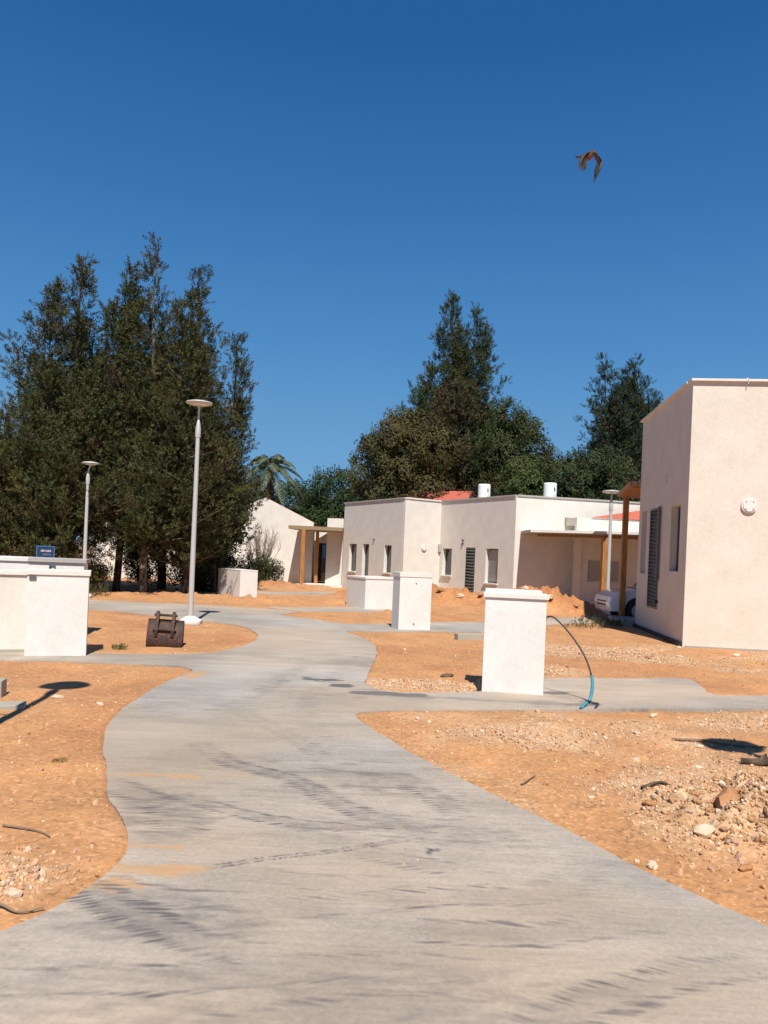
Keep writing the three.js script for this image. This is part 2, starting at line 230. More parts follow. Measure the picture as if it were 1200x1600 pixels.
function groundHeight(x, z, rd) {
  const d = Math.hypot(x, z), rough = 1 - sm(40, 90, d); let h = (.034 * fbm(x * .7, z * .7, 3) + .020 * fbm(x * 2.3 + 8, z * 2.3, 3)) * rough;
  const st = stony(x, z); h += st * (.030 * fbm(x * 9, z * 9, 3) + .012 * vn(x * 26, z * 26)) * rough + (1 - st) * .004 * fbm(x * 11, z * 11, 2) * rough;
  for (const [cx, cz, rx, rz, H] of mounds) { const q = ((x - cx) / rx) ** 2 + ((z - cz) / rz) ** 2; if (q < 5) { const e = Math.exp(-q * 1.1); h += H * e * (1 + .45 * fbm(x * 3, z * 3, 3)) + .10 * Math.min(1, e * 2) * fbm(x * 6, z * 6, 3); } }
  h -= .06 * sm(1.6, 3.2, x) * (1 - sm(-8.2, -7.2, z)) * sm(-9.9, -9.2, z);
  if (rd < .5) { const edge = -.004 + .016 * fbm(x * 4, z * 4, 3) - .03 * sm(.5, 2.8, x) * sm(-9.4, -8.6, z) * (1 - sm(-8.6, -7.7, z)); h = lerp(edge, h, sm(.02, .5, rd)); }
  if (rd < 0) h = Math.min(h, -.006) - .06 * sm(0, .05, -rd);
  return h;
}
function lines(a, b, dense0, dense1, fine, grow) { const out = []; for (let t = dense0; t <= dense1; t += fine) out.push(t); let s = fine; for (let t = dense0; t > a;) { s *= grow; t -= s; out.unshift(t); } s = fine; for (let t = out[out.length - 1]; t < b;) { s *= grow; t += s; out.push(t); } return out; }
{
  const xs = lines(-420, 420, -6.2, 6.2, .042, 1.035), ds = []; for (let d = -14; d < 1.8; d += .8) ds.push(d); for (let d = 1.8, s; d < 620; d += s) { s = d < 45 ? Math.max(.028, d * .0105) : d * .06; ds.push(d); }
  const nx = xs.length, nz = ds.length, pos = new Float32Array(nx * nz * 3), col = new Float32Array(nx * nz * 3), uv = new Float32Array(nx * nz * 2), idx = [];
  for (let j = 0; j < nz; j++) for (let i = 0; i < nx; i++) {
    const k = j * nx + i, x = xs[i], z = -ds[j], inner = x > -17 && x < 13 && z > -36 && z < 5, rd = inner ? roadDist(x, z) : 9, st = stony(x, z);
    pos[3 * k] = x; pos[3 * k + 1] = groundHeight(x, z, rd); pos[3 * k + 2] = z; uv[2 * k] = x / 4.3; uv[2 * k + 1] = z / 4.3;
    const n = fbm(x * .45 + 20, z * .45, 4), m = fbm(x * 2.1 + 2, z * 2.1 + 7, 3), n2 = fbm(x * .16, z * .16 + 3, 3), pale = Math.min(1, sm(.2, .8, st) * .9 + sm(.12, .5, n2 + .5 * m) * .35), red = sm(.1, .5, n) * .6;
    let mm = 0; if (inner) for (const [cx, cz, rx, rz, H] of mounds) if (H > .25) mm = Math.max(mm, Math.exp(-(((x - cx) / rx) ** 2 + ((z - cz) / rz) ** 2) * .8)); let c = [.645, .322, .134]; c = c.map((v, q) => lerp(v, [.68, .46, .27][q], pale)); c = c.map((v, q) => lerp(v, [.53, .215, .078][q], Math.max(red * (1 - pale * .6) * .7, mm * .9)));
    const b = 1 + .09 * m; for (let q = 0; q < 3; q++) col[3 * k + q] = c[q] * b;
    if (i && j) { const a = k - nx - 1; idx.push(a, a + 1, k, a, k, k - 1); }
  }
  const g = new THREE.BufferGeometry(); g.setAttribute('position', new THREE.BufferAttribute(pos, 3)); g.setAttribute('color', new THREE.BufferAttribute(col, 3)); g.setAttribute('uv', new THREE.BufferAttribute(uv, 2)); g.setIndex(idx); g.computeVertexNormals();
  if (g.attributes.normal.getY(Math.floor(nx * nz / 2)) < 0) { for (let i = 0; i < idx.length; i += 3) { const t = idx[i]; idx[i] = idx[i + 1]; idx[i + 1] = t; } g.setIndex(idx); g.computeVertexNormals(); }
  const o = new THREE.Mesh(g, new THREE.MeshStandardMaterial({ vertexColors: true, map: dirtMap, bumpMap: dirtBump, bumpScale: .007, roughness: 1 })); o.name = 'ground'; o.castShadow = o.receiveShadow = true; scene.add(o); struct(o, 'bare orange earth with stones on both sides of the lane');
}
// loose gravel lying where the earth is stony
function stoneGeo(seed, detail = 1) { let g = new THREE.IcosahedronGeometry(1, detail); g = mergeVertices(g.deleteAttribute('normal').deleteAttribute('uv')); const p = g.attributes.position, r = rng(seed); for (let i = 0; i < p.count; i++) { const f = .72 + .5 * r(); p.setXYZ(i, p.getX(i) * f * 1.15, p.getY(i) * f * .7, p.getZ(i) * f * .9); } g = g.toNonIndexed(); g.computeVertexNormals(); return g; }
{
  const r = rng(91), N = 20000, spots = [];
  for (let tries = 0; spots.length < N && tries < 600000; tries++) {
    const d = 2.4 * Math.pow(13, r()), a = (r() - .5) * 1.25, x = d * a, z = -d; const st = stony(x, z); if (r() > st * st * st * 1.1 + .006) continue; const rd = roadDist(x, z); if (rd < (r() < .97 ? .02 : -1.2)) continue;
    spots.push([x, z, rd, st, r(), r(), r(), r(), r()]);
  }
  const m = new THREE.InstancedMesh(stoneGeo(12, 0), std([1, 1, 1], { roughness: 1 }), spots.length), q = new THREE.Quaternion(), e = new THREE.Euler(), mat = new THREE.Matrix4(), c = new THREE.Color();
  spots.forEach(([x, z, rd, st, a, b, t, w, f], i) => {
    let s = .004 + .011 * a * a + (b > .97 ? .018 * t : 0); if (rd < 0) s *= .5; s *= 1 + .04 * Math.max(0, -z - 5);
    q.setFromEuler(e.set(t * 6, w * 6, f * 6)); mat.compose(V(x, (rd < 0 ? 0 : groundHeight(x, z, rd)) + s * .25, z), q, V(s * (.8 + w), s * (.7 + .5 * t), s)); m.setMatrixAt(i, mat);
    if (w < .34) c.setRGB(.56 + .12 * f, .38 + .12 * f, .22 + .13 * f); else if (w < .88) c.setRGB(.50 + .06 * f, .26 + .07 * f, .12 + .06 * f); else c.setRGB(.36 + .1 * f, .2 + .1 * f, .12 + .1 * f); m.setColorAt(i, c);
  });
  m.name = 'gravel'; m.castShadow = m.receiveShadow = true; scene.add(m); tag(m, 'loose pale and reddish gravel scattered over the bare earth', 'gravel', null, 'stuff');
}
{
  const r = rng(93), spots = []; while (spots.length < 1300) { const a = r() * 6.283, q = Math.pow(r(), .7), x = 2.72 + Math.cos(a) * q * .95, z = -4.85 + Math.sin(a) * q * .62; if (roadDist(x, z) > .06) spots.push([x, z]); }
  const m = new THREE.InstancedMesh(stoneGeo(31, 1), std([1, 1, 1], { roughness: 1, map: rep(dirtMap, .6) }), spots.length), q = new THREE.Quaternion(), e = new THREE.Euler(), mat = new THREE.Matrix4(), c = new THREE.Color();
  spots.forEach(([x, z], i) => { const s = .006 + .015 * Math.pow(r(), 2.2) + (r() > .985 ? .02 : 0), w = r(), f = r(); q.setFromEuler(e.set(r() * 6, r() * 6, r() * 6)); mat.compose(V(x, groundHeight(x, z, 1) + s * .35, z), q, V(s * (1 + .5 * r()), s * (.8 + .4 * r()), s)); m.setMatrixAt(i, mat); if (w < .16) c.setRGB(.68, .48 + .06 * f, .30 + .08 * f); else c.setRGB(.60 + .06 * f, .32 + .07 * f, .15 + .05 * f); m.setColorAt(i, c); });
  m.name = 'rubble'; scene.add(m); tag(m, 'heap of broken earth clods and stones at the right foreground', 'rubble', null, 'stuff');
}
const onGround = (x, z) => groundHeight(x, z, roadDist(x, z));

// ---------------------------------------------------------------- windows and doors, in the plane of a wall
function place(geos, F) { return (Array.isArray(geos) ? geos : [geos]).map((g) => { g = plain(g); g.applyMatrix4(F); return g; }); }
function bars(x0, x1, y0, y1, w, d, z) { return [box(x1 - x0, w, d, (x0 + x1) / 2, y0, z), box(x1 - x0, w, d, (x0 + x1) / 2, y1 - w, z), box(w, y1 - y0 - 2 * w, d, x0 + w / 2, y0 + w, z), box(w, y1 - y0 - 2 * w, d, x1 - w / 2, y0 + w, z)]; }
function windowIn(house, F, x0, x1, y0, y1, { deep = .17, frame = M.frame, blind = 0, sill = true } = {}) {
  const w = mesh('window', place(bars(x0 + .002, x1 - .002, y0 + .002, y1 - .002, .045, .05, -deep), F), frame, house);
  mesh('pane', place(box(x1 - x0 - .09, y1 - y0 - .09, .008, (x0 + x1) / 2, y0 + .045, -deep), F), M.glass, w);
  if (sill) mesh('sill', place(box(x1 - x0 + .1, .045, .10, (x0 + x1) / 2, y0 - .047, .03), F), M.cap, w);
  if (blind) { const h = (y1 - y0 - .09) * blind, n = Math.round(h / .06); for (let i = 0; i < n; i++) { const b = box(x1 - x0 - .1, .054, .012, 0, -.027, 0); b.rotateX(.25); b.translate((x0 + x1) / 2, y1 - .08 - i * .06, -deep + .04); mesh('slat', place(b, F), M.blind, w); } }
  return w;
}
function louvreIn(house, F, x0, x1, y0, y1, n, deep, name = 'louvre_door', mat = M.shutter) {
  const w = mesh(name, place([...bars(x0 + .002, x1 - .002, y0 + .002, y1 - .002, .05, .05, -deep), box(x1 - x0 - .1, y1 - y0 - .1, .01, (x0 + x1) / 2, y0 + .05, -deep - .04)], F), mat, house), h = (y1 - y0 - .1) / n;
  for (let i = 0; i < n; i++) { const b = box(x1 - x0 - .1, .012, h * .8, 0, 0, 0); b.rotateX(.75); b.translate((x0 + x1) / 2, y0 + .05 + (i + .5) * h, -deep); mesh('slat', place(b, F), mat, w); }
  return w;
}
function ventDisc(house, F, x, y, r) {
  const c = metres(new THREE.CylinderGeometry(r, r * 1.02, .045, 28)); c.rotateX(Math.PI / 2); c.translate(x, y, .024);
  const v = mesh('vent_cover', place(c, F), M.cap, house), inner = metres(new THREE.CylinderGeometry(r * .8, r * .86, .02, 28)); inner.rotateX(Math.PI / 2); inner.translate(x, y, .056); mesh('vent_plate', place(inner, F), M.white, v);
  for (const [a, b] of [[-.45, .5], [.45, .5], [-.45, -.45], [.45, -.45]]) { const s = metres(new THREE.CylinderGeometry(r * .09, r * .09, .012, 8)); s.rotateX(Math.PI / 2); s.translate(x + a * r, y + b * r, .07); mesh('screw', place(s, F), M.blind, v); }
}

// ---------------------------------------------------------------- the tall pale house on the right
{
  const h = thing('tall_house', 'tall cream rendered house at the right edge, its long side in shade', 'house', [6.17, 0, -15.7], -6.9 * D2R), L = 4.75, Y = 5.42, FL = frameOf([0, -L], [0, 0]), FF = frameOf([0, 0], [9, 0]);
  mesh('wall', wall([0, 0], [9, 0], -.3, Y, .25), M.warm, h);
  const W = [[L - 1.36, L - .58, 1.52, 2.95], [L - 3.45, L - 2.33, .6, 3.02], [L - 4.42, L - 3.82, 1.42, 3.02]];
  mesh('wall', wall([0, -L], [0, 0], -.3, Y, .25, W), M.warm, h);
  mesh('wall', wall([9, -L], [0, -L], -.3, Y, .25), M.warm, h); mesh('wall', wall([9, 0], [9, -L], -.3, Y, .25), M.warm, h);
  mesh('roof', box(8.6, .15, L - .4, 4.5, Y - .35, -L / 2), M.concrete, h); mesh('floor', box(8.5, .1, L - .5, 4.5, .48, -L / 2), M.room, h);
  const cap = (x, z, w, d) => box(w, .05, d, x, Y + .002, z, 0, .008);
  mesh('parapet_cap', [cap(4.5, -.1, 9.1, .34)], M.cap, h); mesh('parapet_cap', [cap(.1, -L / 2 - .14, .34, L - .2)], M.cap, h); mesh('parapet_cap', [cap(4.7, -L + .1, 8.7, .3)], M.cap, h);
  for (const x of [1.05, 3.4]) { const c = mesh('cable_clip', [box(.05, .03, .05, x, Y + .053, 0), box(.015, .10, .012, x, Y - .05, .078)], M.metalGrey, h); }
  for (const z of [-.9, -2.2, -3.5]) mesh('cable_clip', box(.05, .035, .05, .0, Y + .053, z), M.metalGrey, h);
  windowIn(h, FL, ...W[0], { sill: false }); windowIn(h, FL, ...W[2], { sill: false, frame: M.cap, blind: 1 });
  louvreIn(h, FL, ...W[1], 26, .02); const lv = mesh('shutter', place([box(.07, 1.75, .05, L - 2.28, 1.27, .05)], FL), M.shutter, h);
  mesh('hinge', place(box(.06, .07, .06, L - 2.28, .75, .04), FL), M.black, h); mesh('hinge', place(box(.06, .07, .06, L - 2.28, 1.35, .04), FL), M.black, h);
  mesh('wall_bracket', place(box(.03, .22, .03, L - 1.9, 3.5, .017), FL), M.cap, h);
  ventDisc(h, FF, 1.18, 2.92, .155);
  mesh('plinth', box(8.9, .16, .05, 4.5, -.14, .028), M.plinth, h); mesh('plinth', box(.05, .2, L - .1, -.028, -.12, -L / 2), M.black, h);
  const slab = box(4.5, .13, 1.75, 0, -.065, 0, 0, .012), under = box(4.3, .03, 1.6, 0, -.098, 0); for (const g of [slab, under]) { g.rotateX(-.09); g.translate(1.97, 3.72, -L - .89); }
  const can = mesh('canopy', slab, M.paleWood, h); mesh('canopy_soffit', under, M.wood, can);
  mesh('post', box(.15, 3.36, .15, -.08, .165, -L - 1.5, 0, .01), M.wood, h); mesh('post', box(.15, 3.36, .15, 3.8, .165, -L - 1.5, 0, .01), M.wood, h); mesh('porch_floor', box(4.5, .5, 1.65, 1.83, -.34, -L - .85), M.concrete, h);
}

// ---------------------------------------------------------------- the stepped flat-roofed house in the middle
{
  const o = [4, -32], R = ([x, z]) => [x - o[0], z - o[1]], h = thing('flat_roof_house', 'long cream house with stepped front, flat roof and shaded carport', 'house', [o[0], 0, o[1]]);
  const A = R([-1.95, -36.3]), B = R([.79, -31.4]), C = R([2.34, -32.4]), D = R([4.74, -28.0]), E = R([11.0, -29.33]), F = R([12.4, -36]), G = R([.2, -39.5]), Y = 3.96, T = .22;
  const AB = frameOf(A, B), BC = frameOf(B, C), CD = frameOf(C, D), DE = frameOf(D, E);
  const wa = [[.66, 1.40, .82, 2.08], [2.0, 2.62, .35, 2.08], [4.0, 4.62, .88, 2.04]], wc = [[.25, .92, .90, 2.0], [1.92, 2.58, .02, 2.06], [3.28, 4.06, .72, 2.03]];
  mesh('wall', wall(A, B, -.3, Y, T, wa), M.cream, h); mesh('wall', wall(B, C, -.3, Y, T, [], -.003, T), M.cream, h); mesh('wall', wall(C, D, -.3, Y, T, wc, T, -.003), M.cream, h);
  mesh('wall', wall(D, E, -.3, Y, T), M.cream, h); mesh('wall', wall(E, F, -.3, Y, T), M.cream, h); mesh('wall', wall(F, G, -.3, Y, T), M.cream, h); mesh('wall', wall(G, A, -.3, Y, T), M.cream, h);
  const ins = [[-1.6, -36.25], [.82, -31.85], [2.45, -32.9], [4.85, -28.45], [10.75, -29.65], [12.1, -35.8], [.3, -39.1]].map(R);
  mesh('roof', poly(ins, 3.45, .15), M.concrete, h); mesh('floor', poly(ins, -.1, .12), M.room, h);
  const capOn = (F4, a, b) => place(box(b - a, .06, T + .08, (a + b) / 2, Y + .002, -T / 2), F4);
  mesh('parapet_cap', capOn(AB, -.03, 5.58), M.capGrey, h); mesh('parapet_cap', capOn(BC, .0, 1.8), M.cap, h); mesh('parapet_cap', capOn(CD, .06, 4.98), M.capGrey, h); mesh('parapet_cap', capOn(DE, .03, 6.4), M.capGrey, h);
  windowIn(h, AB, ...wa[0]); windowIn(h, AB, ...wa[1], { sill: false }); windowIn(h, AB, ...wa[2]);
  windowIn(h, CD, ...wc[0]); louvreIn(h, CD, ...wc[1], 16, .03); windowIn(h, CD, ...wc[2], { blind: 1 });
  ventDisc(h, BC, 1.0, 1.98, .13);
  for (const [FF, x, y] of [[AB, 3.08, 2.28], [CD, 1.72, 2.35], [CD, 1.72, 2.22]]) { const c = metres(new THREE.CylinderGeometry(.045, .045, .06, 10)); c.rotateX(Math.PI / 2); c.translate(x, y, .03); mesh('cable_stub', place(c, FF), M.frame, h); }
  mesh('wall_light', place(box(.08, .32, .1, .07, 1.85, .05), CD), M.capGrey, h);
  // the wing at the right, its lean-to roof, the carport slab and post
  const w0 = R([6.95, -27.9]), w1 = R([11.2, -28.75]), WW = frameOf(w0, w1);
  mesh('wing_wall', wall(w0, w1, -.3, 3.28, .2, [[.5, 1.75, .95, 1.78]]), M.cream, h); mesh('wing_wall', wall(R([7.07, -28.46]), w0, -.3, 3.28, .2), M.cream, h);
  windowIn(h, WW, .5, 1.75, .95, 1.78, { frame: M.cap, blind: 1, deep: .08, sill: false }); mesh('doorbell', place(box(.07, .07, .03, .17, 2.13, .017), WW), M.wood, h);
  { const a = V(7.45 - o[0], 3.30, -27.95 - o[1]), b = V(11.2 - o[0], 3.30, -28.70 - o[1]), c = V(11.2 - o[0], 4.0, -29.3 - o[1]), d = V(11.2 - o[0], 3.3, -29.3 - o[1]), g = new THREE.BufferGeometry(); g.setAttribute('position', new THREE.BufferAttribute(new Float32Array([a, b, c, a, c, d, b, d, c, a, d, b].flatMap((v) => [v.x, v.y, v.z])), 3)); g.computeVertexNormals(); mesh('wing_roof', metres(g), M.redRoof, h); }
  mesh('roof_vent', place(box(.55, .3, .12, 2.2, 2.98, .062), DE), M.plinth, h);
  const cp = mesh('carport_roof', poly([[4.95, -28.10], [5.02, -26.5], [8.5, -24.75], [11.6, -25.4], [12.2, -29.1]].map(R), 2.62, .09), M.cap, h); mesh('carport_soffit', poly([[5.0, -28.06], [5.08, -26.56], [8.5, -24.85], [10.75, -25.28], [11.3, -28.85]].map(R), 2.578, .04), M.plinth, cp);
  mesh('carport_beam', place(box(3.9, .09, .1, 1.95, 2.488, 0), frameOf(R([5.3, -26.65]), R([8.7, -24.95]))), M.wood, cp);
  mesh('post', box(.17, 2.79, .17, 7.26 - o[0], -.3, -25.36 - o[1], .2, .01), M.wood, h);
  // rear entrance beside the gabled house: porch slab, two posts, shaded wall and glazed door
  mesh('annex_wall', wall(R([-2.78, -36.9]), R([-1.55, -36.6]), -.3, 3.28, .2), M.cream, h); mesh('annex_wall', wall(R([-2.78, -39.2]), R([-2.78, -36.9]), -.3, 3.28, .2), M.cream, h);
  const door = frameOf(R([-3.45, -37.75]), R([-2.72, -37.75])); mesh('annex_wall', wall(R([-3.45, -37.75]), R([-2.70, -37.75]), -.3, 2.62, .2, [[.1, .66, .12, 2.08]]), M.cream, h);
  const dr = mesh('door', place([...bars(.102, .658, .122, 2.078, .07, .06, -.08)], door), M.black, h); mesh('pane', place(box(.41, 1.8, .01, .38, .2, -.08), door), M.carGlass, dr);
  mesh('annex_roof', poly([[-2.7, -36.95], [-1.4, -36.7], [.3, -39.3], [-2.7, -39.2]].map(R), 3.0, .12), M.concrete, h);
  const pr = mesh('porch_roof', poly([[-4.40, -34.95], [-1.95, -35.3], [-1.98, -36.9], [-2.6, -37.7], [-4.2, -36.9]].map(R), 2.64, .16), M.fascia, h);
  mesh('post', box(.17, 2.72, .17, -3.72 - o[0], -.085, -35.02 - o[1], .25, .01), M.wood, h); mesh('post', box(.15, 2.72, .15, -3.22 - o[0], -.085, -36.75 - o[1], .2, .01), M.wood, h);
  mesh('porch_step', poly([[-4.1, -35.3], [-1.9, -36.05], [-2.3, -37.7], [-3.5, -37.4]].map(R), -.2, .33), M.cap, h);
  // wall light shade above is a part; the water tanks stand on the roof as things of their own
}
function waterTank(x, z, top, label) {
  const t = thing('water_tank', label, 'water tank', [x, 3.602, z], 0, 'white water tanks on the flat roof');
  mesh('drum', lathe([[0, .14], [.255, .14], [.27, .17], [.27, top - .05], [.25, top], [0, top + .02]]), M.tank, t);
  mesh('stand', [box(.5, .05, .06, 0, .09, -.18), box(.5, .05, .06, 0, .09, .18), ...[[-.2, -.18], [.2, -.18], [-.2, .18], [.2, .18]].map(([a, b]) => box(.04, .09, .04, a, 0, b))], M.metalGrey, t);
  mesh('pipe', tube([[.12, top - .2, .25], [.16, top - .22, .30], [.15, top - .4, .30], [.05, top - .62, .29], [-.1, top - .75, .3], [-.2, .1, .3]], .018, 24, 6), M.tank, t); mesh('thermostat', box(.05, .12, .04, .13, top - .3, .265), M.frame, t);
}
waterTank(4.25, -33.5, 1.28, 'white cylindrical water tank above the middle of the flat roof');
waterTank(6.8, -32.0, 1.30, 'white cylindrical water tank above the carport');

// ---------------------------------------------------------------- gabled house at the left, houses behind
function gabled(name, label, [x, z], turn, w, d, eave, ridge, over, wallMat, roofMat, drop = 0) {
  const h = thing(name, label, 'house', [x, 0, z], turn), a = w / 2, s = new THREE.Shape([[-a, -.3], [a, -.3], [a, eave], [0, ridge], [-a, eave]].map((p) => new THREE.Vector2(...p)));
  for (const zz of [-.22, -d]) { const g = metres(new THREE.ExtrudeGeometry(s, { depth: .22, bevelEnabled: false })); g.translate(0, 0, zz); mesh('gable_wall', g, wallMat, h); }
  mesh('wall', wall([a, -.003], [a, -d + .003], -.3, eave - .01, .2), wallMat, h); mesh('wall', wall([-a, -d + .003], [-a, -.003], -.3, eave - .01, .2), wallMat, h);
  const L = Math.hypot(a, ridge - eave) + over, ang = Math.atan2(ridge - eave, a);
  for (const sgn of [-1, 1]) { const g = box(L, .07, d + (drop ? -.1 : .12), 0, 0, -d / 2); g.translate(-L / 2 * 1, 0, 0); g.rotateZ(ang); if (sgn > 0) g.scale(-1, 1, 1); g.translate(0, ridge + .01 - drop, 0); if (sgn > 0) { const p = g.attributes.position, n = g.attributes.normal, u = g.attributes.uv; for (let i = 0; i < p.count; i += 3) for (const at of [p, n, u]) { const sz = at.itemSize, A = at.array; for (let k = 0; k < sz; k++) { const q = A[(i + 1) * sz + k]; A[(i + 1) * sz + k] = A[(i + 2) * sz + k]; A[(i + 2) * sz + k] = q; } } } mesh('roof_slope', g, roofMat, h); }
  return h;
}
gabled('gable_house', 'cream gable-ended house beside the bare shrub, left of the porch', [-5.82, -37], 2 * D2R, 4.72, 6.5, 3.05, 4.16, .02, M.cream, M.redRoof, .075);
gabled('red_roof_house', 'house behind the flat roof, only its red roof showing', [4.55, -41.2], 66 * D2R, 4.6, 3.4, 3.6, 5.18, .2, M.cream, M.redRoof);
{
  const h = thing('white_house', 'low pale house half hidden behind the big dark trees', 'house', [-11, 0, -37.5], 3 * D2R), F = frameOf([-3.2, 0], [3.4, 0]), W = [[1.6, 2.5, .9, 2.0], [4.2, 5.1, .9, 2.0]];
  mesh('wall', wall([-3.2, 0], [3.4, 0], -.3, 2.9, .22, W), M.cream, h); mesh('wall', wall([-3.2, -5], [-3.2, 0], -.3, 2.9, .22), M.cream, h); mesh('wall', wall([3.4, 0], [3.4, -5], -.3, 2.9, .22), M.cream, h); mesh('wall', wall([3.4, -5], [-3.2, -5], -.3, 2.9, .22), M.cream, h);
  mesh('roof', box(7.0, .14, 5.4, .1, 2.902, -2.5), M.capGrey, h); for (const w of W) windowIn(h, F, ...w); mesh('downpipe', cyl(.05, .05, 2.9, -3.3, 0, .06, 10), M.metalGrey, h);
}
// ---------------------------------------------------------------- rendered masonry pillars and boxes beside the paths
function pillar(label, [x, z], turn, w, d, hgt, { capH = .09, lip = .025, capMat = M.cap, step = false, group } = {}) {
  const p = thing('masonry_pillar', label, 'pillar', [x, 0, z], turn, group);                    // origin in the middle of the front foot
  mesh('body', box(w, hgt - capH + .12, d, 0, -.12, -d / 2, 0, .006), M.white, p);
  mesh('cap', step ? [box(w + 2 * lip, capH * .6, d + 2 * lip, 0, hgt - capH + .001, -d / 2, 0, .006), box(w - .05, capH * .45, d - .04, -.03, hgt - capH * .4, -d / 2, 0, .005)] : box(w + 2 * lip, capH, d + 2 * lip, 0, hgt - capH + .001, -d / 2, 0, .006), capMat, p);
  return p;
}
pillar('nearest white pillar on the concrete path, dark hose rising at its side', [1.62, -9.3], -8 * D2R, .735, .42, 1.24, { step: true, capH: .095 });
{ const p = pillar('white pillar with two small holes, in front of the grey low box', [.73, -16.84], 17 * D2R, .74, .5, 1.25, { capH: .10, lip: .012 }); for (const [x, y] of [[.0, 1.02], [-.02, .13]]) { const c = metres(new THREE.CylinderGeometry(.014, .014, .012, 10)); c.rotateX(Math.PI / 2); c.translate(x, y, .007); mesh('bolt_hole', c, M.frame, p); } }
pillar('low white box behind the pillar with two holes', [-.02, -23.0], 27 * D2R, 1.1, 1.35, .94, { capH: .06, lip: .02 });
pillar('low white box standing alone near the bare shrub', [-4.42, -25.35], 34 * D2R, .62, 1.9, .93, { capH: .03, lip: .006 });
{
  const p = pillar('white pillar at the left, small dark gap under its cap', [-4.55, -10.78], 20 * D2R, .80, .5, 1.20, { capH: .07, lip: .02 });
  mesh('gap_cover', box(.09, .05, .02, -.33, 1.065, .011), M.frame, p);
  const q = thing('low_wall', 'cream rendered low wall running out of the left edge of the picture', 'wall', [-4.98, 0, -11.12], 24 * D2R);
  mesh('body', box(2.6, 1.22, .38, -1.30, -.12, -.19, 0, .006), M.cream, q); mesh('cap', box(2.66, .06, .44, -1.31, 1.101, -.19, 0, .006), M.cap, q); mesh('footing', box(2.7, .16, .5, -1.30, -.12, -.18), M.concrete, q);
  const c = thing('meter_cabinet', 'grey-capped masonry cabinet behind the left white pillar, small opening in front', 'cabinet', [-5.78, 0, -12.9], 14 * D2R);
  mesh('body', box(1.42, 1.37, .5, 0, -.12, -.25, 0, .006), M.white, c); mesh('cap', box(.56, .07, .56, -.45, 1.251, -.25, 0, .005), M.white, c); mesh('cap', box(.92, .07, .58, .29, 1.251, -.25, 0, .005), M.capGrey, c);
  const b = mesh('meter_box', bars(.16, .26, 1.10, 1.20, .018, .03, .016), M.frame, c); mesh('meter_dial', box(.05, .06, .01, .22, 1.12, .008), M.cap, b); mesh('meter_back', box(.062, .062, .008, .21, 1.119, .0045), M.black, b);
}
{
  const s = thing('blue_sign', 'small dark blue site sign on a post behind the left cabinet', 'sign', [-9.78, 0, -22.2], 22 * D2R);
  mesh('post', cyl(.03, .03, 1.46, 0, 0, -.04, 10), M.lampGrey, s); mesh('panel', box(.46, .36, .03, 0, 1.09, 0), std([.010, .03, .085], { roughness: .5 }), s);
  mesh('frame', bars(-.245, .245, 1.07, 1.47, .03, .04, .006), std([.03, .12, .28], { roughness: .5 }), s);
  const t = tex(128, 96, (u, v) => { const row = (y, a, b, h) => v > y && v < y + h && u > a && u < b && vn(u * 40, y * 90) + vn(u * 90, v * 14) > -.35; const k = row(.58, .18, .84, .17), m = row(.30, .3, .84, .12); return k ? [.72, .66, .72] : m ? [.40, .42, .58] : [.09, .17, .28]; });
  const pl = new THREE.PlaneGeometry(.42, .34); pl.translate(0, 1.27, .0175); mesh('lettering', pl, new THREE.MeshStandardMaterial({ map: t, roughness: .6 }), s);
}

// ---------------------------------------------------------------- lamp posts
function lampPost(label, [x, z], hgt, { bend = 0, turn = 0, r = .049, disc = .275 } = {}) {
  const l = thing('street_lamp', label, 'street lamp', [x, 0, z], turn, 'slender grey disc lamps along the lane'), s = hgt / 4.65, c = hgt * .835;
  mesh('footing', lathe([[0, -.1], [.30, -.1], [.30, .06], [.285, .075], [.12, .16], [.09, .17], [0, .17]], 4).rotateY(Math.PI / 4), M.white, l);
  mesh('pole', [cyl(r * 1.15, r * .86, c - .15, 0, .15, 0, 20)], M.metalGrey, l);
  mesh('collar', lathe([[r * .84, c - .02], [r * 1.15, c], [r * 1.15, c + .16], [r * .75, c + .30], [r * .45, c + .36], [0, c + .36]]), M.metalGrey, l);
  mesh('neck', taper([[0, c + .28, 0], [bend * .3, c + .45, 0], [bend, hgt - .12, 0]], r * .5, r * .42, 10), M.metalGrey, l);
  const d = mesh('lamp_disc', lathe([[0, -.05], [.05, -.05], [.06, -.02], [disc * .55, -.008], [disc * .97, .006], [disc, .022], [disc * .96, .036], [disc * .6, .062], [disc * .2, .078], [0, .08]], 36), M.lampGrey, l); d.position.set(bend, hgt - .08, 0);
  mesh('lens', lathe([[.075, -.018], [.085, -.03], [disc * .62, -.02], [disc * .64, -.008]], 32), M.lens, d);
}
lampPost('tall grey lamp post in front of the dark trees, beside the excavator bucket', [-3.99, -16.05], 4.68);
lampPost('shorter-looking grey lamp post rising behind the left masonry cabinet', [-8.7, -22.35], 3.98, { bend: .06, r: .05, disc: .25 });
lampPost('grey lamp post beside the wooden porch post of the tall house', [7.13, -24.35], 3.98, { bend: 0, r: .055, disc: .30, turn: .5 });
lampPost('lamp post left of the picture whose disc shadow falls on the orange earth', [-3.17, -5.28], 4.68);
lampPost('lamp post right of the picture whose shadow falls on the stony earth', [3.6, -3.68], 4.68);

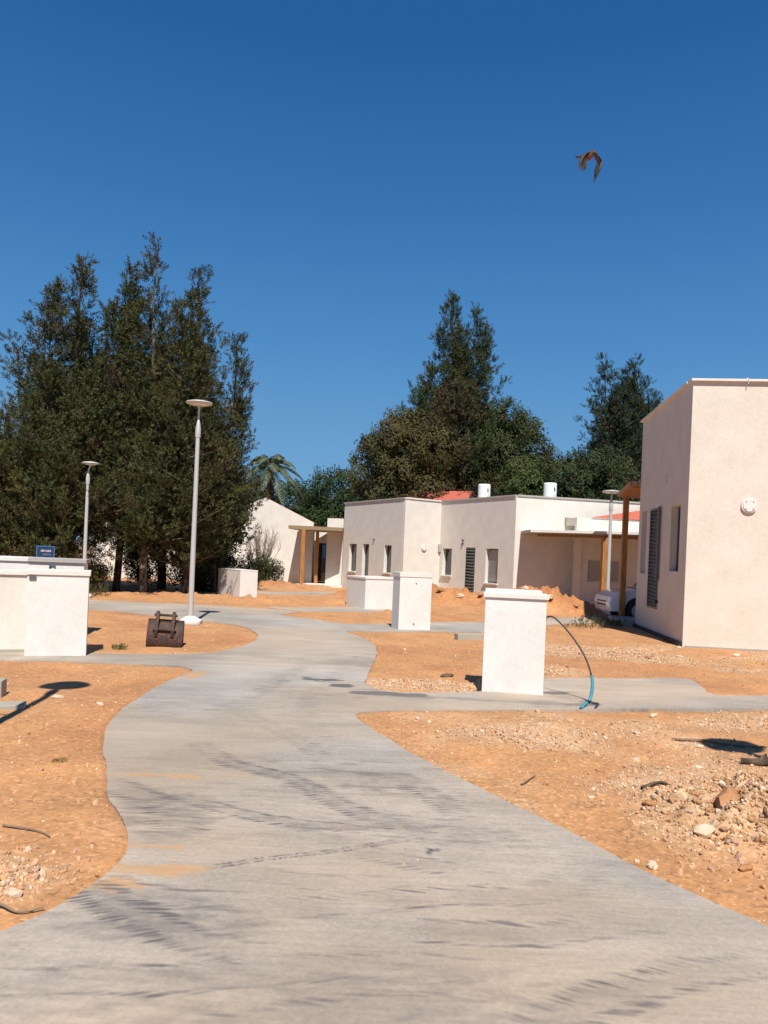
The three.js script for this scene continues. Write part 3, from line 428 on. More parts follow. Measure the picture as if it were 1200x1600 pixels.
// ---------------------------------------------------------------- excavator bucket lying on the earth island
{
  const bk = thing('excavator_bucket', 'rusty excavator bucket lying on the orange earth, ears up', 'excavator bucket', [-3.47, onGround(-3.47, -12.35) - .015, -12.35], 6 * D2R), W = .50, t = .02;
  const prof = [[.0, .42], [.09, .37], [.155, .26], [.17, .12], [.13, .015], [.02, -.005], [-.16, 0], [-.32, .03]];   // [z towards the viewer, y]: curved back plate
  const c = new THREE.CatmullRomCurve3(prof.map(([z, y]) => V(0, y, z))), pts = c.getPoints(28), s = new THREE.Shape();
  pts.forEach((p, i) => s[i ? 'lineTo' : 'moveTo'](p.z, p.y)); for (let i = pts.length - 1; i >= 0; i--) { const p = pts[i], q = pts[Math.min(i + 1, pts.length - 1)], r = pts[Math.max(i - 1, 0)], dx = q.z - r.z, dy = q.y - r.y, L = Math.hypot(dx, dy); s.lineTo(p.z + dy / L * t, p.y - dx / L * t); }
  const turnSide = (g, x) => { g = metres(g); g.rotateY(-Math.PI / 2); g.translate(x, 0, 0); return g; };
  mesh('shell', turnSide(new THREE.ExtrudeGeometry(s, { depth: W, bevelEnabled: false }), W / 2), M.rust, bk);
  const side = new THREE.Shape(); pts.forEach((p, i) => side[i ? 'lineTo' : 'moveTo'](p.z, p.y)); side.lineTo(-.26, .22); side.lineTo(-.10, .43);
  for (const x of [-W / 2 + .004, W / 2 + .022]) mesh('side_plate', turnSide(new THREE.ExtrudeGeometry(side, { depth: .026, bevelEnabled: true, bevelSize: .005, bevelThickness: .004, bevelSegments: 1 }), x), M.rust, bk);
  mesh('lip', box(W + .06, .05, .06, 0, .395, -.01, 0, .006), M.rust, bk); bk.rotation.z = -.05; bk.rotation.y = .2;
  for (const x of [-.135, .115]) { const e = new THREE.Shape([[.19, .20], [.215, .29], [.12, .54], [.07, .575], [.02, .56], [.0, .51], [.02, .40], [.04, .30], [.10, .22]].map((p) => new THREE.Vector2(...p))); mesh('ear', turnSide(new THREE.ExtrudeGeometry(e, { depth: .042, bevelEnabled: true, bevelSize: .008, bevelThickness: .006, bevelSegments: 1 }), x + .021), M.rust, bk); }
  for (const [y, z, r] of [[.52, .065, .022], [.30, .175, .024]]) { const p = metres(new THREE.CylinderGeometry(r, r, .36, 14)); p.rotateZ(Math.PI / 2); p.translate(-.01, y, z); mesh('pin', p, M.rust, bk); }
  for (const x of [-.20, -.07, .07, .20]) mesh('tooth', box(.06, .04, .11, x, .055, -.335, 0, .006), M.rust, bk);
}
// hose rising from the nearest pillar, with its blue-green sleeve
{
  const c = thing('conduit', 'bent black hose with a blue-green sleeve beside the nearest white pillar', 'hose', [1.98, 0, -9.35]), L = (p) => p.map(([x, y, z]) => [x - 1.98, y, z + 9.35]);
  mesh('hose', tube(L([[1.96, .80, -9.36], [1.98, .91, -9.33], [2.05, .95, -9.27], [2.16, .865, -9.19], [2.31, .67, -9.06], [2.41, .48, -8.96], [2.465, .29, -8.88]]), .0105, 48, 8), M.pipe, c);
  mesh('hose_sleeve', tube(L([[2.462, .31, -8.885], [2.463, .20, -8.85], [2.44, .08, -8.82], [2.42, .035, -8.80]]), .019, 20, 10), M.teal, c);
  mesh('hose_tail', tube(L([[2.42, .04, -8.80], [2.45, .02, -8.76], [2.50, .02, -8.73], [2.46, .02, -8.62], [2.41, .0, -8.52]]), .012, 30, 7), M.pipe, c);
  mesh('sleeve_piece', tube(L([[2.36, .028, -8.68], [2.30, .03, -8.57], [2.235, .0, -8.46]]), .019, 12, 10), M.teal, c);
  for (const [dx, dz] of [[0, 0], [.03, .02], [.015, -.02], [.045, .0]]) mesh('wire', tube(L([[1.965 + dx, .955 - dx, -9.33 + dz], [1.955 + dx * .8, .87, -9.34 + dz], [1.93 + dx * .4, .79, -9.40]]), .005, 14, 5), M.blind, c);
}
// white car, only its nose showing past the tall house
{
  const car = thing('parked_car', 'white car with only its nose showing behind the tall house', 'car', [8.55, .0, -22.75]), zW = .80;
  const b = new THREE.Shape([[-1.98, .32], [-2.02, .50], [-1.97, .66], [-1.80, .78], [-1.10, .90], [-.95, .94], [1.85, .98], [2.0, .85], [2.02, .34]].map((p) => new THREE.Vector2(...p)));
  const ext = (s, w, bev) => { const g = metres(new THREE.ExtrudeGeometry(s, { depth: 2 * w, bevelEnabled: true, bevelSize: bev, bevelThickness: bev, bevelSegments: 3 })); g.translate(0, 0, -w); return g; };
  mesh('body', ext(b, zW - .05, .05), M.carPaint, car);
  const cab = new THREE.Shape([[-1.02, .92], [-.35, 1.42], [1.05, 1.46], [1.75, 1.0]].map((p) => new THREE.Vector2(...p))); mesh('cabin', ext(cab, zW - .12, .04), M.carGlass, car); mesh('car_roof', box(1.35, .04, 1.36, .36, 1.485, 0, 0, .015), M.carPaint, car);
  for (const z of [-zW, zW]) { const hl = mesh('headlight', box(.24, .13, .10, -1.86, .60, z * .88, 0, .02), M.carGlass, car); mesh('wheel_arch', place([metres(new THREE.CylinderGeometry(.36, .36, .05, 24)).rotateX(Math.PI / 2)], new THREE.Matrix4().makeTranslation(-1.25, .34, z * .99)), M.black, car); for (const x of [-1.25, 1.3]) { const w = mesh('wheel', metres(new THREE.CylinderGeometry(.31, .31, .2, 24)).rotateX(Math.PI / 2).translate(x, .31, z * .97), M.tyre, car); mesh('rim', metres(new THREE.CylinderGeometry(.19, .19, .03, 20)).rotateX(Math.PI / 2).translate(x, .31, z * 1.10), M.metalGrey, w); } }
  mesh('grille', box(.05, .14, .9, -2.04, .42, 0, 0, .01), M.black, car); mesh('wiper_panel', box(.16, .03, 1.3, -1.06, .93, 0), M.black, car);
}
// ---------------------------------------------------------------- single stones, blocks and sticks
const stoneMat = std([.68, .52, .36], { map: rep(stuccoMap, 3) }), clodMat = std([.56, .27, .115], { map: rep(dirtMap, 4) });
const stoneVariants = [stoneGeo(3, 1), stoneGeo(4, 1), stoneGeo(8, 1)].map(metres);
function stone(name, label, x, z, s, [a, b, c], mat, turn, group, vi = 0) { const m = new THREE.Mesh(stoneVariants[vi], mat); m.name = numbered(name); m.position.set(x, onGround(x, z) + s * b * .35, z); m.scale.set(s * a, s * b, s * c); m.rotation.y = turn; m.castShadow = m.receiveShadow = true; scene.add(m); tag(m, label, 'stone', group); }
stone('rock', 'largest pale stone in the rubble at the right', 1.97, -4.55, .062, [1.1, .95, .8], stoneMat, .4);
stone('rock', 'small squared pale stone near the lane at the right', 1.5, -4.1, .035, [1.2, .8, .8], stoneMat, 1.1, null, 1);
stone('earth_clod', 'big rounded clod of red earth behind the largest pale stone', 2.24, -4.86, .10, [1.2, 1.1, .9], clodMat, .9, null, 2);
stone('rock', 'bluish white chip on top of the rubble heap', 2.36, -5.5, .030, [1.1, .9, .7], std([.62, .62, .62]), 2, null, 1);
stone('rock', 'dark lump beside the nearest white pillar, left of it', .93, -10.4, .075, [1.3, .6, .8], std([.12, .07, .045]), .6);
{ const r = rng(44), spots = [[2.6, -6.2], [2.15, -6.35], [2.9, -6.9], [1.75, -6.0], [2.5, -7.4], [1.5, -5.3], [2.75, -5.3], [2.05, -4.95], [2.6, -4.75], [2.35, -4.3], [2.0, -4.1], [3.1, -5.8], [1.0, -7.2], [1.6, -7.5], [.4, -7.6], [3.4, -8.1], [3.0, -8.35], [-1.75, -3.55], [-1.6, -3.45], [-1.9, -3.75], [1.8, -5.0], [2.2, -5.25], [2.9, -4.9], [4.6, -13.2], [5.3, -13.6], [6.6, -14.2], [7.4, -13.9], [5.9, -15.2], [-3.3, -7.9], [-2.75, -7.6]];
  for (const [x, z] of spots) stone('rock', 'loose pale stone lying on the bare earth', x, z, .018 + .022 * r() + .004 * Math.max(0, -z - 7), [1 + .5 * r(), .7 + .3 * r(), .8 + .3 * r()], r() < .7 ? stoneMat : clodMat, r() * 6, 'loose stones on the bare earth', Math.floor(r() * 3)); }
{ const r = rng(45); const clods = [[1.5, -26.2], [2.0, -26.0], [2.6, -25.6], [1.1, -26.1], [4.5, -24.3], [5.2, -23.8], [5.9, -23.6], [3.3, -25.5], [-2.0, -30.2], [-.8, -28.2], [6.1, -21.1], [5.8, -21.3], [6.3, -21.6], [-9.3, -20.6]]; for (const [x, z] of clods) stone('earth_clod', 'lump of red earth on the spoil heaps before the houses', x, z, .09 + .09 * r(), [1.2, .8, 1], r() < .6 ? clodMat : stoneMat, r() * 6, 'lumps on the spoil heaps', Math.floor(r() * 3)); }
function stick(label, pts, r0, r1, mat = M.twig, name = 'stick') { const c = pts[Math.floor(pts.length / 2)], o = mesh(name, taper(pts.map(([x, y, z]) => [x - c[0], y + onGround(x, z), z - c[1 + 1]]), r0, r1, 6, .15, 3), mat); o.position.set(c[0], 0, c[2]); tag(o, label, 'stick'); }
stick('short thick broken stick lying above the rubble heap', [[1.88, .02, -5.40], [1.98, .022, -5.43], [2.09, .02, -5.5]], .015, .013, M.bark);
stick('thin crooked twig on the earth right of the lane', [[1.05, .008, -5.5], [1.11, .02, -5.58], [1.16, .012, -5.68], [1.2, .015, -5.74]], .007, .004);
stick('thin dark twig on the orange earth left of the lane', [[-2.05, .01, -4.26], [-1.9, .014, -4.22], [-1.78, .01, -4.16], [-1.72, .01, -4.1]], .007, .003);
stick('long bent twig near the left foreground edge of the lane', [[-1.72, .01, -3.36], [-1.6, .02, -3.33], [-1.5, .012, -3.29], [-1.41, .018, -3.33]], .008, .004);
stick('curved root sticking out of the rubble heap', [[2.52, .02, -5.42], [2.62, .03, -5.45], [2.72, .05, -5.5], [2.76, .08, -5.55]], .010, .006, M.bark);
stick('dark twig by the white slab at the left edge', [[-3.62, .01, -7.08], [-3.5, .015, -7.02], [-3.38, .01, -7.0]], .008, .004);
stick('thin dark root along the trench lip at the right', [[2.75, .01, -7.15], [3.0, .02, -7.08], [3.3, .012, -7.0], [3.6, .02, -6.95]], .012, .008);
stick('log end half buried beside the lamp shadow at the right', [[3.02, .02, -6.35], [3.15, .025, -6.3], [3.35, .02, -6.28]], .03, .028, M.bark);
{ const s = mesh('paving_slab', box(.34, .06, .22, 0, -.02, 0, .35, .008), M.concrete); s.position.set(-3.56, onGround(-3.56, -7.36), -7.36); tag(s, 'pale concrete slab at the left edge by the lamp shadow', 'slab'); const b = mesh('concrete_block', box(.2, .2, .2, 0, -.03, 0, .2, .01), M.concrete); b.position.set(-3.93, onGround(-3.93, -7.85), -7.85); tag(b, 'grey concrete block cut off by the left edge', 'block');
  const k = mesh('kerb_stone', box(.95, .16, .2, 0, -.05, 0, 0, .008), M.concrete); k.position.set(1.95, onGround(1.9, -15.3), -15.35); k.rotation.y = .28; tag(k, 'grey kerb stone lying on the earth behind the nearest pillar', 'kerb stone');
  const m = mesh('marker_post', box(.035, .17, .035, 0, -.02, 0), M.black); m.position.set(1.22, onGround(1.22, -9.34), -9.38); tag(m, 'short black stub at the left foot of the nearest pillar', 'stub');
  const w = mesh('white_bag', (() => { const g = new THREE.SphereGeometry(.16, 14, 10), p = g.attributes.position; for (let i = 0; i < p.count; i++) { const f = 1 + .25 * fbm(p.getX(i) * 9, p.getY(i) * 9 + p.getZ(i) * 7, 2); p.setXYZ(i, p.getX(i) * f, p.getY(i) * f * .8, p.getZ(i) * f); } g.computeVertexNormals(); return metres(g); })(), M.tank); w.position.set(-7.35, onGround(-7.35, -18.5) + .1, -18.4); tag(w, 'small white bag on the earth behind the left pillar', 'bag'); }

// ---------------------------------------------------------------- vegetation
function kite(out, p, dir, side, len, wid) { const t = p.clone().addScaledVector(dir, len), m = p.clone().addScaledVector(dir, len * .45), a = m.clone().addScaledVector(side, wid), b = m.clone().addScaledVector(side, -wid); for (const v of [p, a, t, p, t, b]) out.push(v.x, v.y, v.z); }
function fromTris(a) { const g = new THREE.BufferGeometry(); g.setAttribute('position', new THREE.BufferAttribute(new Float32Array(a), 3)); g.computeVertexNormals(); return g; }
function sprayGeo(seed) { const r = rng(seed), out = []; for (let k = 0; k < 14; k++) { const az = k * 2.4 + r(), up = .55 + .5 * r(), y = .05 + .056 * k, d = V(Math.cos(az) * .75, up, Math.sin(az) * .75).normalize(), s = d.clone().cross(V(r() - .5, r() - .5, r() - .5)).normalize(); kite(out, V(0, y, 0), d, s, .34 * (1 - k * .032), .044); } return fromTris(out); }
function clumpGeo(seed, n = 11, w = .42) { const r = rng(seed), out = []; for (let k = 0; k < n; k++) { const p = V(r() - .5, r() - .5, r() - .5).multiplyScalar(.9), d = V(r() - .5, r() * .6 - .35, r() - .5).normalize(), s = d.clone().cross(V(r() - .5, 1, r() - .5)).normalize(); kite(out, p, d, s, .34 + .12 * r(), (.34 + .12 * r()) * w * .6); } return fromTris(out); }
const SPRAY = sprayGeo(2), CLUMP = clumpGeo(6), FINE = clumpGeo(9, 13, .3), UP = V(0, 1, 0), foliage = leafMat(.9);
function scatter(name, geo, items, parent, label) {                      // items: [position, direction, size, colour]
  const m = new THREE.InstancedMesh(geo, foliage, items.length), q = new THREE.Quaternion(), q2 = new THREE.Quaternion(), mat = new THREE.Matrix4(), r = rng(items.length);
  items.forEach(([p, d, s, c], i) => { q.setFromUnitVectors(UP, d); q2.setFromAxisAngle(UP, r() * 6.28); mat.compose(p, q.multiply(q2), V(s, s, s)); m.setMatrixAt(i, mat); m.setColorAt(i, c); });
  m.name = name; m.castShadow = m.receiveShadow = true; m.userData.kind = 'stuff'; parent.add(m); return m;
}
function tint(r, base, brown) { const k = .6 + .6 * r(), b = r() < brown ? 1 : 0; return b ? lin(.090 * k, .064 * k, .030 * k) : lin(base[0] * k * (1 + .3 * (r() - .5)), base[1] * k, base[2] * k * (1 + .4 * (r() - .5))); }
const bell = (t, low, full) => (.72 + .28 * sm(0, low, t)) * Math.pow(Math.max(0, 1 - Math.pow(t, full)), .9);
function cypress(label, [x, z], hgt, R, seed, { base = [.068, .072, .025], brown = .12, clear = .10, full = 1.5, dens = 1, group = 'tall conifers', lean = 0, spray = .5, leaders = 3, spread = .38, trunk = M.bark, girth = 0 } = {}) {
  const t = thing('cypress_tree', label, 'tree', [x, 0, z], 0, group), r = rng(seed), items = [], limbs = [], wob = (y) => V(lean * y / hgt + .12 * Math.sin(y * .7 + seed), y, .12 * Math.cos(y * .6 + seed));
  mesh('trunk', taper([[0, -.2, 0], ...[.15, .35, .6, .85, .97].map((f) => wob(hgt * f).toArray())], girth || R * .03 + .06, .02, 9, .12, seed), trunk, t);
  const stems = [[V(0, 0, 0), 1]]; for (let i = 1; i < leaders; i++) { const a = r() * 6.28; stems.push([V(Math.cos(a) * R * spread, 0, Math.sin(a) * R * spread), .62 + .34 * r()]); }
  for (const [off, hs] of stems) {
    const nb = Math.round(hgt * 26 * dens / Math.sqrt(leaders)), H = hgt * hs, RR = R * (leaders > 1 ? .82 : 1);
    for (let i = 0; i < nb; i++) {
      const f = clear + (1 - clear) * Math.pow(r(), .85), y = f * H, az = r() * 6.28; if (fbm(Math.cos(az) * 1.1 + seed * 3.7, Math.sin(az) * 1.1 + y * .62 + off.x * 2, 2) < -.13) continue;
      const len = Math.max(.25, RR * bell(f, .2, full) * (.38 + .87 * Math.pow(r(), .8))), el = lerp(.12, .95, f) + (r() - .5) * .6, o = wob(y).addScaledVector(off, sm(0, .35, f)), d = V(Math.cos(az) * Math.cos(el), Math.sin(el), Math.sin(az) * Math.cos(el));
      if (r() < .16 && len > .6) limbs.push(taper([o.clone(), o.clone().addScaledVector(d, len * .5), o.clone().addScaledVector(d, len * .95).add(V(0, .08 * len, 0))], .028, .008, 5));
      const n = Math.max(1, Math.round(len / .42));
      for (let k = 0; k < n; k++) { const s = (k + .55 + .4 * r()) / n; if (s < .2 && r() < .6) continue; const p = o.clone().addScaledVector(d, len * s).add(V((r() - .5) * .2, len * .12 * s * s + (r() - .5) * .16, (r() - .5) * .2)), tc = tint(r, base, brown * (1.6 - s)); for (let q = 0; q < 5; q++) { const a = V(r() - .5, r() - .3, r() - .5).normalize(), u = d.clone().multiplyScalar(.7).addScaledVector(a, .95).add(V(0, .35, 0)).normalize(); items.push([p.clone().addScaledVector(a, .10), u, spray * (.55 + .35 * r()), tc.clone().multiplyScalar(.8 + .4 * r())]); } }
    }
    for (let k = 0; k < 16; k++) { const y = H * (.93 + .075 * k / 16); items.push([wob(y).add(off), V((r() - .5) * .5, 1, (r() - .5) * .5).normalize(), spray * .6 * (1 - k / 26), tint(r, base, .03)]); }
  }
  if (limbs.length) mesh('branches', limbs, M.paleBark, t);
  scatter('crown', SPRAY, items, t);
  return t;
}
function broadleaf(label, [x, z], hgt, R, seed, { base = [.060, .085, .026], brown = .05, bottom = .25, size = .32, dens = 1, group = 'broad trees around the houses', fine = false, blobs = 13, name = 'broadleaf_tree', flat = .8 } = {}) {
  const t = thing(name, label, name === 'shrub' ? 'shrub' : 'tree', [x, 0, z], 0, group), r = rng(seed), items = [], limbs = [], y0 = hgt * bottom, mid = (hgt + y0) / 2, ry = (hgt - y0) / 2;
  const fork = V((r() - .5) * .3, Math.max(.25, y0 * .9), (r() - .5) * .3);
  mesh('trunk', taper([[0, -.2, 0], [fork.x * .4, fork.y * .5, fork.z * .4], fork.toArray(), [fork.x * 1.4, mid, fork.z * 1.4]], R * .07 + .04, R * .03 + .01, 8, .1, seed), M.bark, t);
  for (let b = 0; b < blobs; b++) {
    const a = b * 2.4 + r(), yy = (b + .5) / blobs * 2 - 1, q = Math.sqrt(Math.max(.05, 1 - yy * yy)) * (.5 + .28 * r()), c = V(Math.cos(a) * q * R, mid + yy * ry * .74, Math.sin(a) * q * R), br = R * (.34 + .2 * r());
    limbs.push(taper([fork.clone(), fork.clone().lerp(c, .5).add(V(0, -.08 * hgt * r(), 0)), c.clone()], R * .026 + .008, .008, 5));
    const n = Math.round(130 * dens * br * br / (size * size) * .36);
    for (let k = 0; k < n; k++) { const d = V(r() * 2 - 1, r() * 2 - 1, r() * 2 - 1); if (d.length() > 1 || d.length() < .1) continue; const rad = .55 + .5 * Math.sqrt(r()); d.normalize(); const p = c.clone().add(V(d.x * br * rad, d.y * br * rad * flat, d.z * br * rad)); if (fbm(p.x * 1.1 + seed, p.y * 1.1 + p.z * .9, 2) < -.22) continue; items.push([p, d.clone().add(V((r() - .5) * .8, .2, (r() - .5) * .8)).normalize(), size * (.6 + .7 * r()), tint(r, base.map((v) => v * .8), brown)]); }
  }
  mesh('branches', limbs, M.bark, t); scatter('crown', fine ? FINE : CLUMP, items, t); return t;
}
const LG = 'dark conifers of the big left clump';
cypress('tallest conifer of the left clump, pointed tip above all others', [-7.75, -25.0], 11.35, 2.8, 11, { leaders: 5, group: LG, clear: .14, dens: 1.7, spread: .45, trunk: M.paleBark, girth: .14 });
cypress('second tallest conifer, left of the tallest in the left clump', [-10.45, -25.6], 10.8, 3.0, 12, { leaders: 5, group: LG, full: 1.9, clear: .12, dens: 1.7, spread: .45 });
cypress('conifer between the two tallest tips of the left clump', [-9.25, -26.6], 10.9, 2.6, 13, { leaders: 4, group: LG, dens: 1.3, clear: .2, full: 1.9, spread: .5 });
cypress('slim conifer just right of the tallest one', [-6.7, -25.9], 10.6, 2.3, 14, { leaders: 4, group: LG, dens: 1.3, clear: .1, full: 1.9, spread: .5 });
cypress('shorter conifer behind the tall lamp post', [-7.0, -27.6], 10.0, 2.1, 15, { leaders: 4, group: LG, clear: .06, full: 2.2, spread: .5 });
cypress('rightmost conifer of the left clump, leaning out towards the palm', [-6.2, -28.2], 9.2, 2.0, 16, { leaders: 4, group: LG, lean: .5, clear: .2, full: 2.4, spread: .5 });
cypress('leftmost bushy conifer of the left clump', [-12.2, -26.3], 7.0, 2.9, 17, { leaders: 5, group: LG, full: 2.4, clear: .03, base: [.086, .080, .028], spread: .5 });
cypress('conifer cut off by the left edge of the picture', [-13.9, -25.2], 6.0, 2.5, 18, { leaders: 4, group: LG, full: 2.4, clear: .03, spread: .5 });
cypress('low bushy conifer behind the second lamp post', [-11.3, -24.0], 4.8, 1.8, 19, { leaders: 5, group: LG, full: 3, clear: .06, base: [.082, .080, .024], brown: .2, spread: .5 });
broadleaf('leafy tree with yellowing leaves at the left edge', [-13.4, -22.9], 4.2, 1.8, 22, { bottom: .06, base: [.075, .072, .022], brown: .25, blobs: 16 });
broadleaf('dense dark green tree at the right foot of the left clump', [-6.75, -28.8], 5.4, 1.5, 23, { bottom: .05, base: [.045, .058, .024], brown: .06, dens: 1.2, blobs: 18 });
broadleaf('dark understorey tree behind the pale trunk', [-8.3, -28.9], 4.8, 2.0, 24, { bottom: .36, base: [.04, .05, .02], blobs: 18 });
const CG = 'trees behind the flat roof';
cypress('tallest tree behind the flat roof, dark pointed crown', [3.55, -45.2], 16.9, 4.8, 31, { leaders: 6, spread: .32, group: CG, base: [.060, .076, .026], brown: .08, full: 1.5, clear: .2, spray: .66, dens: 1.2 });
cypress('brownish tree overgrown with dry creepers, right in front of the tallest', [3.9, -44.4], 12.6, 3.2, 32, { leaders: 5, group: CG, base: [.085, .078, .036], brown: .5, full: 2.6, clear: .2, spray: .62 });
broadleaf('olive green bushy tree on the left of the tallest tree', [1.5, -43.8], 10.4, 2.8, 33, { bottom: .2, base: [.095, .088, .028], brown: .25, group: CG, size: .38, blobs: 24, dens: 1.1 });
broadleaf('small leafy treetop reaching out left over the stepped house', [-.75, -42.6], 8.7, 1.4, 34, { bottom: .35, base: [.090, .095, .034], brown: .15, group: CG, size: .36 });
broadleaf('round dark green tree on the right of the tallest tree', [7.0, -44.6], 11.0, 2.4, 35, { bottom: .3, base: [.062, .078, .026], brown: .12, group: CG, size: .38, blobs: 20 });
broadleaf('bright green bushy tree behind the right water tank', [8.0, -41.5], 7.4, 2.4, 36, { bottom: .25, base: [.075, .095, .028], brown: .08, group: CG, size: .36, blobs: 16 });
broadleaf('dark green bushy tree between the tank and the lamp disc', [10.6, -40.5], 7.6, 2.8, 37, { bottom: .25, base: [.050, .068, .026], brown: .06, group: CG, size: .37, dens: 1.2, blobs: 18 });
broadleaf('greyish green tree behind the right water tank, above the bright one', [9.5, -45.5], 8.7, 2.2, 38, { bottom: .3, base: [.070, .080, .036], brown: .1, group: CG, size: .37, blobs: 16 });
cypress('left of the two dark conifers beside the tall house', [11.8, -42.4], 12.6, 1.9, 39, { leaders: 5, group: CG, base: [.042, .060, .030], brown: .04, full: 6, clear: .2, spray: .62 });
cypress('right of the two dark conifers beside the tall house', [13.75, -43.0], 13.0, 1.9, 40, { leaders: 5, group: CG, base: [.042, .060, .030], brown: .04, full: 6, clear: .2, spray: .62 });
broadleaf('dark green tree above the porch roof', [-3.4, -49.5], 7.2, 2.6, 41, { bottom: .1, base: [.045, .075, .026], brown: .03, group: CG, size: .38, blobs: 18 });
broadleaf('lower dark green tree between the porch and the stepped house', [-1.2, -46.5], 5.9, 2.4, 42, { bottom: .08, base: [.050, .085, .028], brown: .03, group: CG, size: .5 });
broadleaf('green tree behind the gable house', [-9.2, -46.5], 6.6, 2.4, 43, { bottom: .1, base: [.05, .072, .028], brown: .05, group: CG, size: .5 });
broadleaf('far tree showing between the left clump and the palm', [-6.4, -56], 6.6, 3.0, 44, { bottom: .08, base: [.055, .078, .03], group: CG, size: .6 });
for (const [x, z, h, R, s, l] of [[-22, -34, 8, 3.5, 51, 'broad tree beyond the left edge of the picture'], [-17.5, -30, 7, 3, 52, 'broad tree behind the conifer at the left edge'], [17, -46, 8, 3.5, 53, 'broad tree hidden behind the tall house'], [1.5, -60, 7, 3.5, 54, 'far broad tree behind the tallest tree'], [-13.5, -50, 7, 3.4, 55, 'far broad tree behind the pale low house']]) broadleaf(l, [x, z], h, R, s, { bottom: .1, size: .6, dens: .8 });
// palm
{
  const t = thing('palm_tree', 'palm with drooping fronds between the left clump and the gable house', 'palm', [-7.0, 0, -46]), r = rng(61), top = 6.6;
  mesh('trunk', taper([[0, -.2, 0], [.1, 2, 0], [.05, 4.4, 0], [0, top, 0]], .28, .2, 10, .08, 4), M.bark, t);
  const fm = std([.075, .088, .030], { side: THREE.DoubleSide, roughness: .6 });
  for (let i = 0; i < 26; i++) {
    const az = i * 2.4, el = lerp(1.25, -.35, i / 26), L = 2.3 + .5 * r(), out = [], hd = V(Math.cos(az), 0, Math.sin(az)), pt = (s) => V(0, top, 0).addScaledVector(hd, L * s * Math.cos(el) * (1 - .1 * s)).add(V(0, L * (s * Math.sin(el) - .75 * s * s), 0));
    for (let k = 0; k < 22; k++) { const s = .12 + .86 * k / 22, p = pt(s), f = pt(s + .02).sub(p).normalize(), sd = f.clone().cross(UP).normalize(); for (const q of [-1, 1]) { const d = sd.clone().multiplyScalar(q).addScaledVector(f, .7).add(V(0, -.45 - .3 * r(), 0)).normalize(); kite(out, p, d, f.clone().cross(d).cross(d).normalize(), .62 * Math.sin(Math.PI * Math.min(1, s * .85 + .12)), .035); } kite(out, p, f, sd, L / 18, .03); }
    mesh('frond', metres(fromTris(out)), fm, t);
  }
}
// shrubs and weeds
broadleaf('green bush at the foot of the gable wall', [-5.35, -33.6], 1.5, .95, 71, { name: 'shrub', bottom: .05, base: [.060, .070, .024], size: .26, fine: true, blobs: 10, group: 'shrubs by the trees and walls', brown: .15 });
broadleaf('dark shrub left of the low white box', [-6.4, -29.5], 1.5, 1.0, 72, { name: 'shrub', bottom: .03, base: [.042, .05, .02], size: .26, fine: true, blobs: 10, group: 'shrubs by the trees and walls' });
broadleaf('yellowish shrub behind the left pillar, beside the pale trunk', [-9.6, -24.9], 1.2, .85, 73, { name: 'shrub', bottom: .02, base: [.130, .120, .030], size: .24, fine: true, blobs: 9, group: 'shrubs by the trees and walls', brown: .25 });
broadleaf('grey green shrub in front of the pale low house', [-9.4, -30.5], 1.7, 1.0, 74, { name: 'shrub', bottom: .02, base: [.05, .055, .028], size: .26, fine: true, blobs: 9, group: 'shrubs by the trees and walls' });
broadleaf('dark shrub between the tree trunks', [-6.9, -28.4], 1.6, 1.2, 75, { name: 'shrub', bottom: .02, base: [.035, .042, .018], size: .28, fine: true, blobs: 9, group: 'shrubs by the trees and walls' });
function weed(label, x, z, h, R, seed, base) { const r = rng(seed), items = []; for (let i = 0; i < 90; i++) { const a = r() * 6.28, q = Math.sqrt(r()) * R; items.push([V(Math.cos(a) * q, r() * h * .5, Math.sin(a) * q), V((r() - .5), 1, (r() - .5)).normalize(), h * (.5 + .5 * r()), tint(r, base, .15)]); } const t = thing('weed', label, 'weed', [x, onGround(x, z) - .01, z], 0, 'weeds on the bare earth'); scatter('leaves', SPRAY, items, t); }
weed('green weeds at the far corner of the tall house', 5.75, -20.2, .22, .65, 81, [.085, .10, .035]);
weed('grey green weeds along the path before the tall house', 5.0, -19.0, .14, .5, 82, [.11, .11, .05]);
weed('small green weed in front of the excavator bucket', -3.98, -11.75, .08, .12, 83, [.10, .12, .03]);
weed('tiny weed on the orange earth left of the lane', -2.3, -5.6, .025, .06, 84, [.13, .11, .03]);
weed('scrubby weeds under the conifers', -9.2, -23.4, .35, .9, 85, [.10, .095, .035]);
{ // leafless shrub against the gable wall
  const t = thing('bare_shrub', 'leafless grey shrub with thin upright twigs against the gable wall', 'shrub', [-5.55, 0, -34.6], 0, 'shrubs by the trees and walls'), r = rng(66), tw = [];
  for (let i = 0; i < 46; i++) { const a = r() * 6.28, s = .25 + .75 * r(), L = 1.6 + 1.1 * r(), tip = V(Math.cos(a) * s * 1.0, L, Math.sin(a) * s * .6), m = tip.clone().multiplyScalar(.5).add(V((r() - .5) * .2, .1, 0)); tw.push(taper([V(Math.cos(a) * .08, -.05, Math.sin(a) * .08), m, tip], .018, .006, 4)); for (let k = 0; k < 4; k++) { const b = m.clone().lerp(tip, .15 + .7 * r()); tw.push(taper([b, b.clone().add(V((r() - .5) * .25, .2, (r() - .5) * .2)), b.clone().add(V((r() - .5) * .6, .5 + .3 * r(), (r() - .5) * .4))], .007, .003, 4)); } }
  mesh('twigs', tw, std([.34, .27, .22]), t);
}
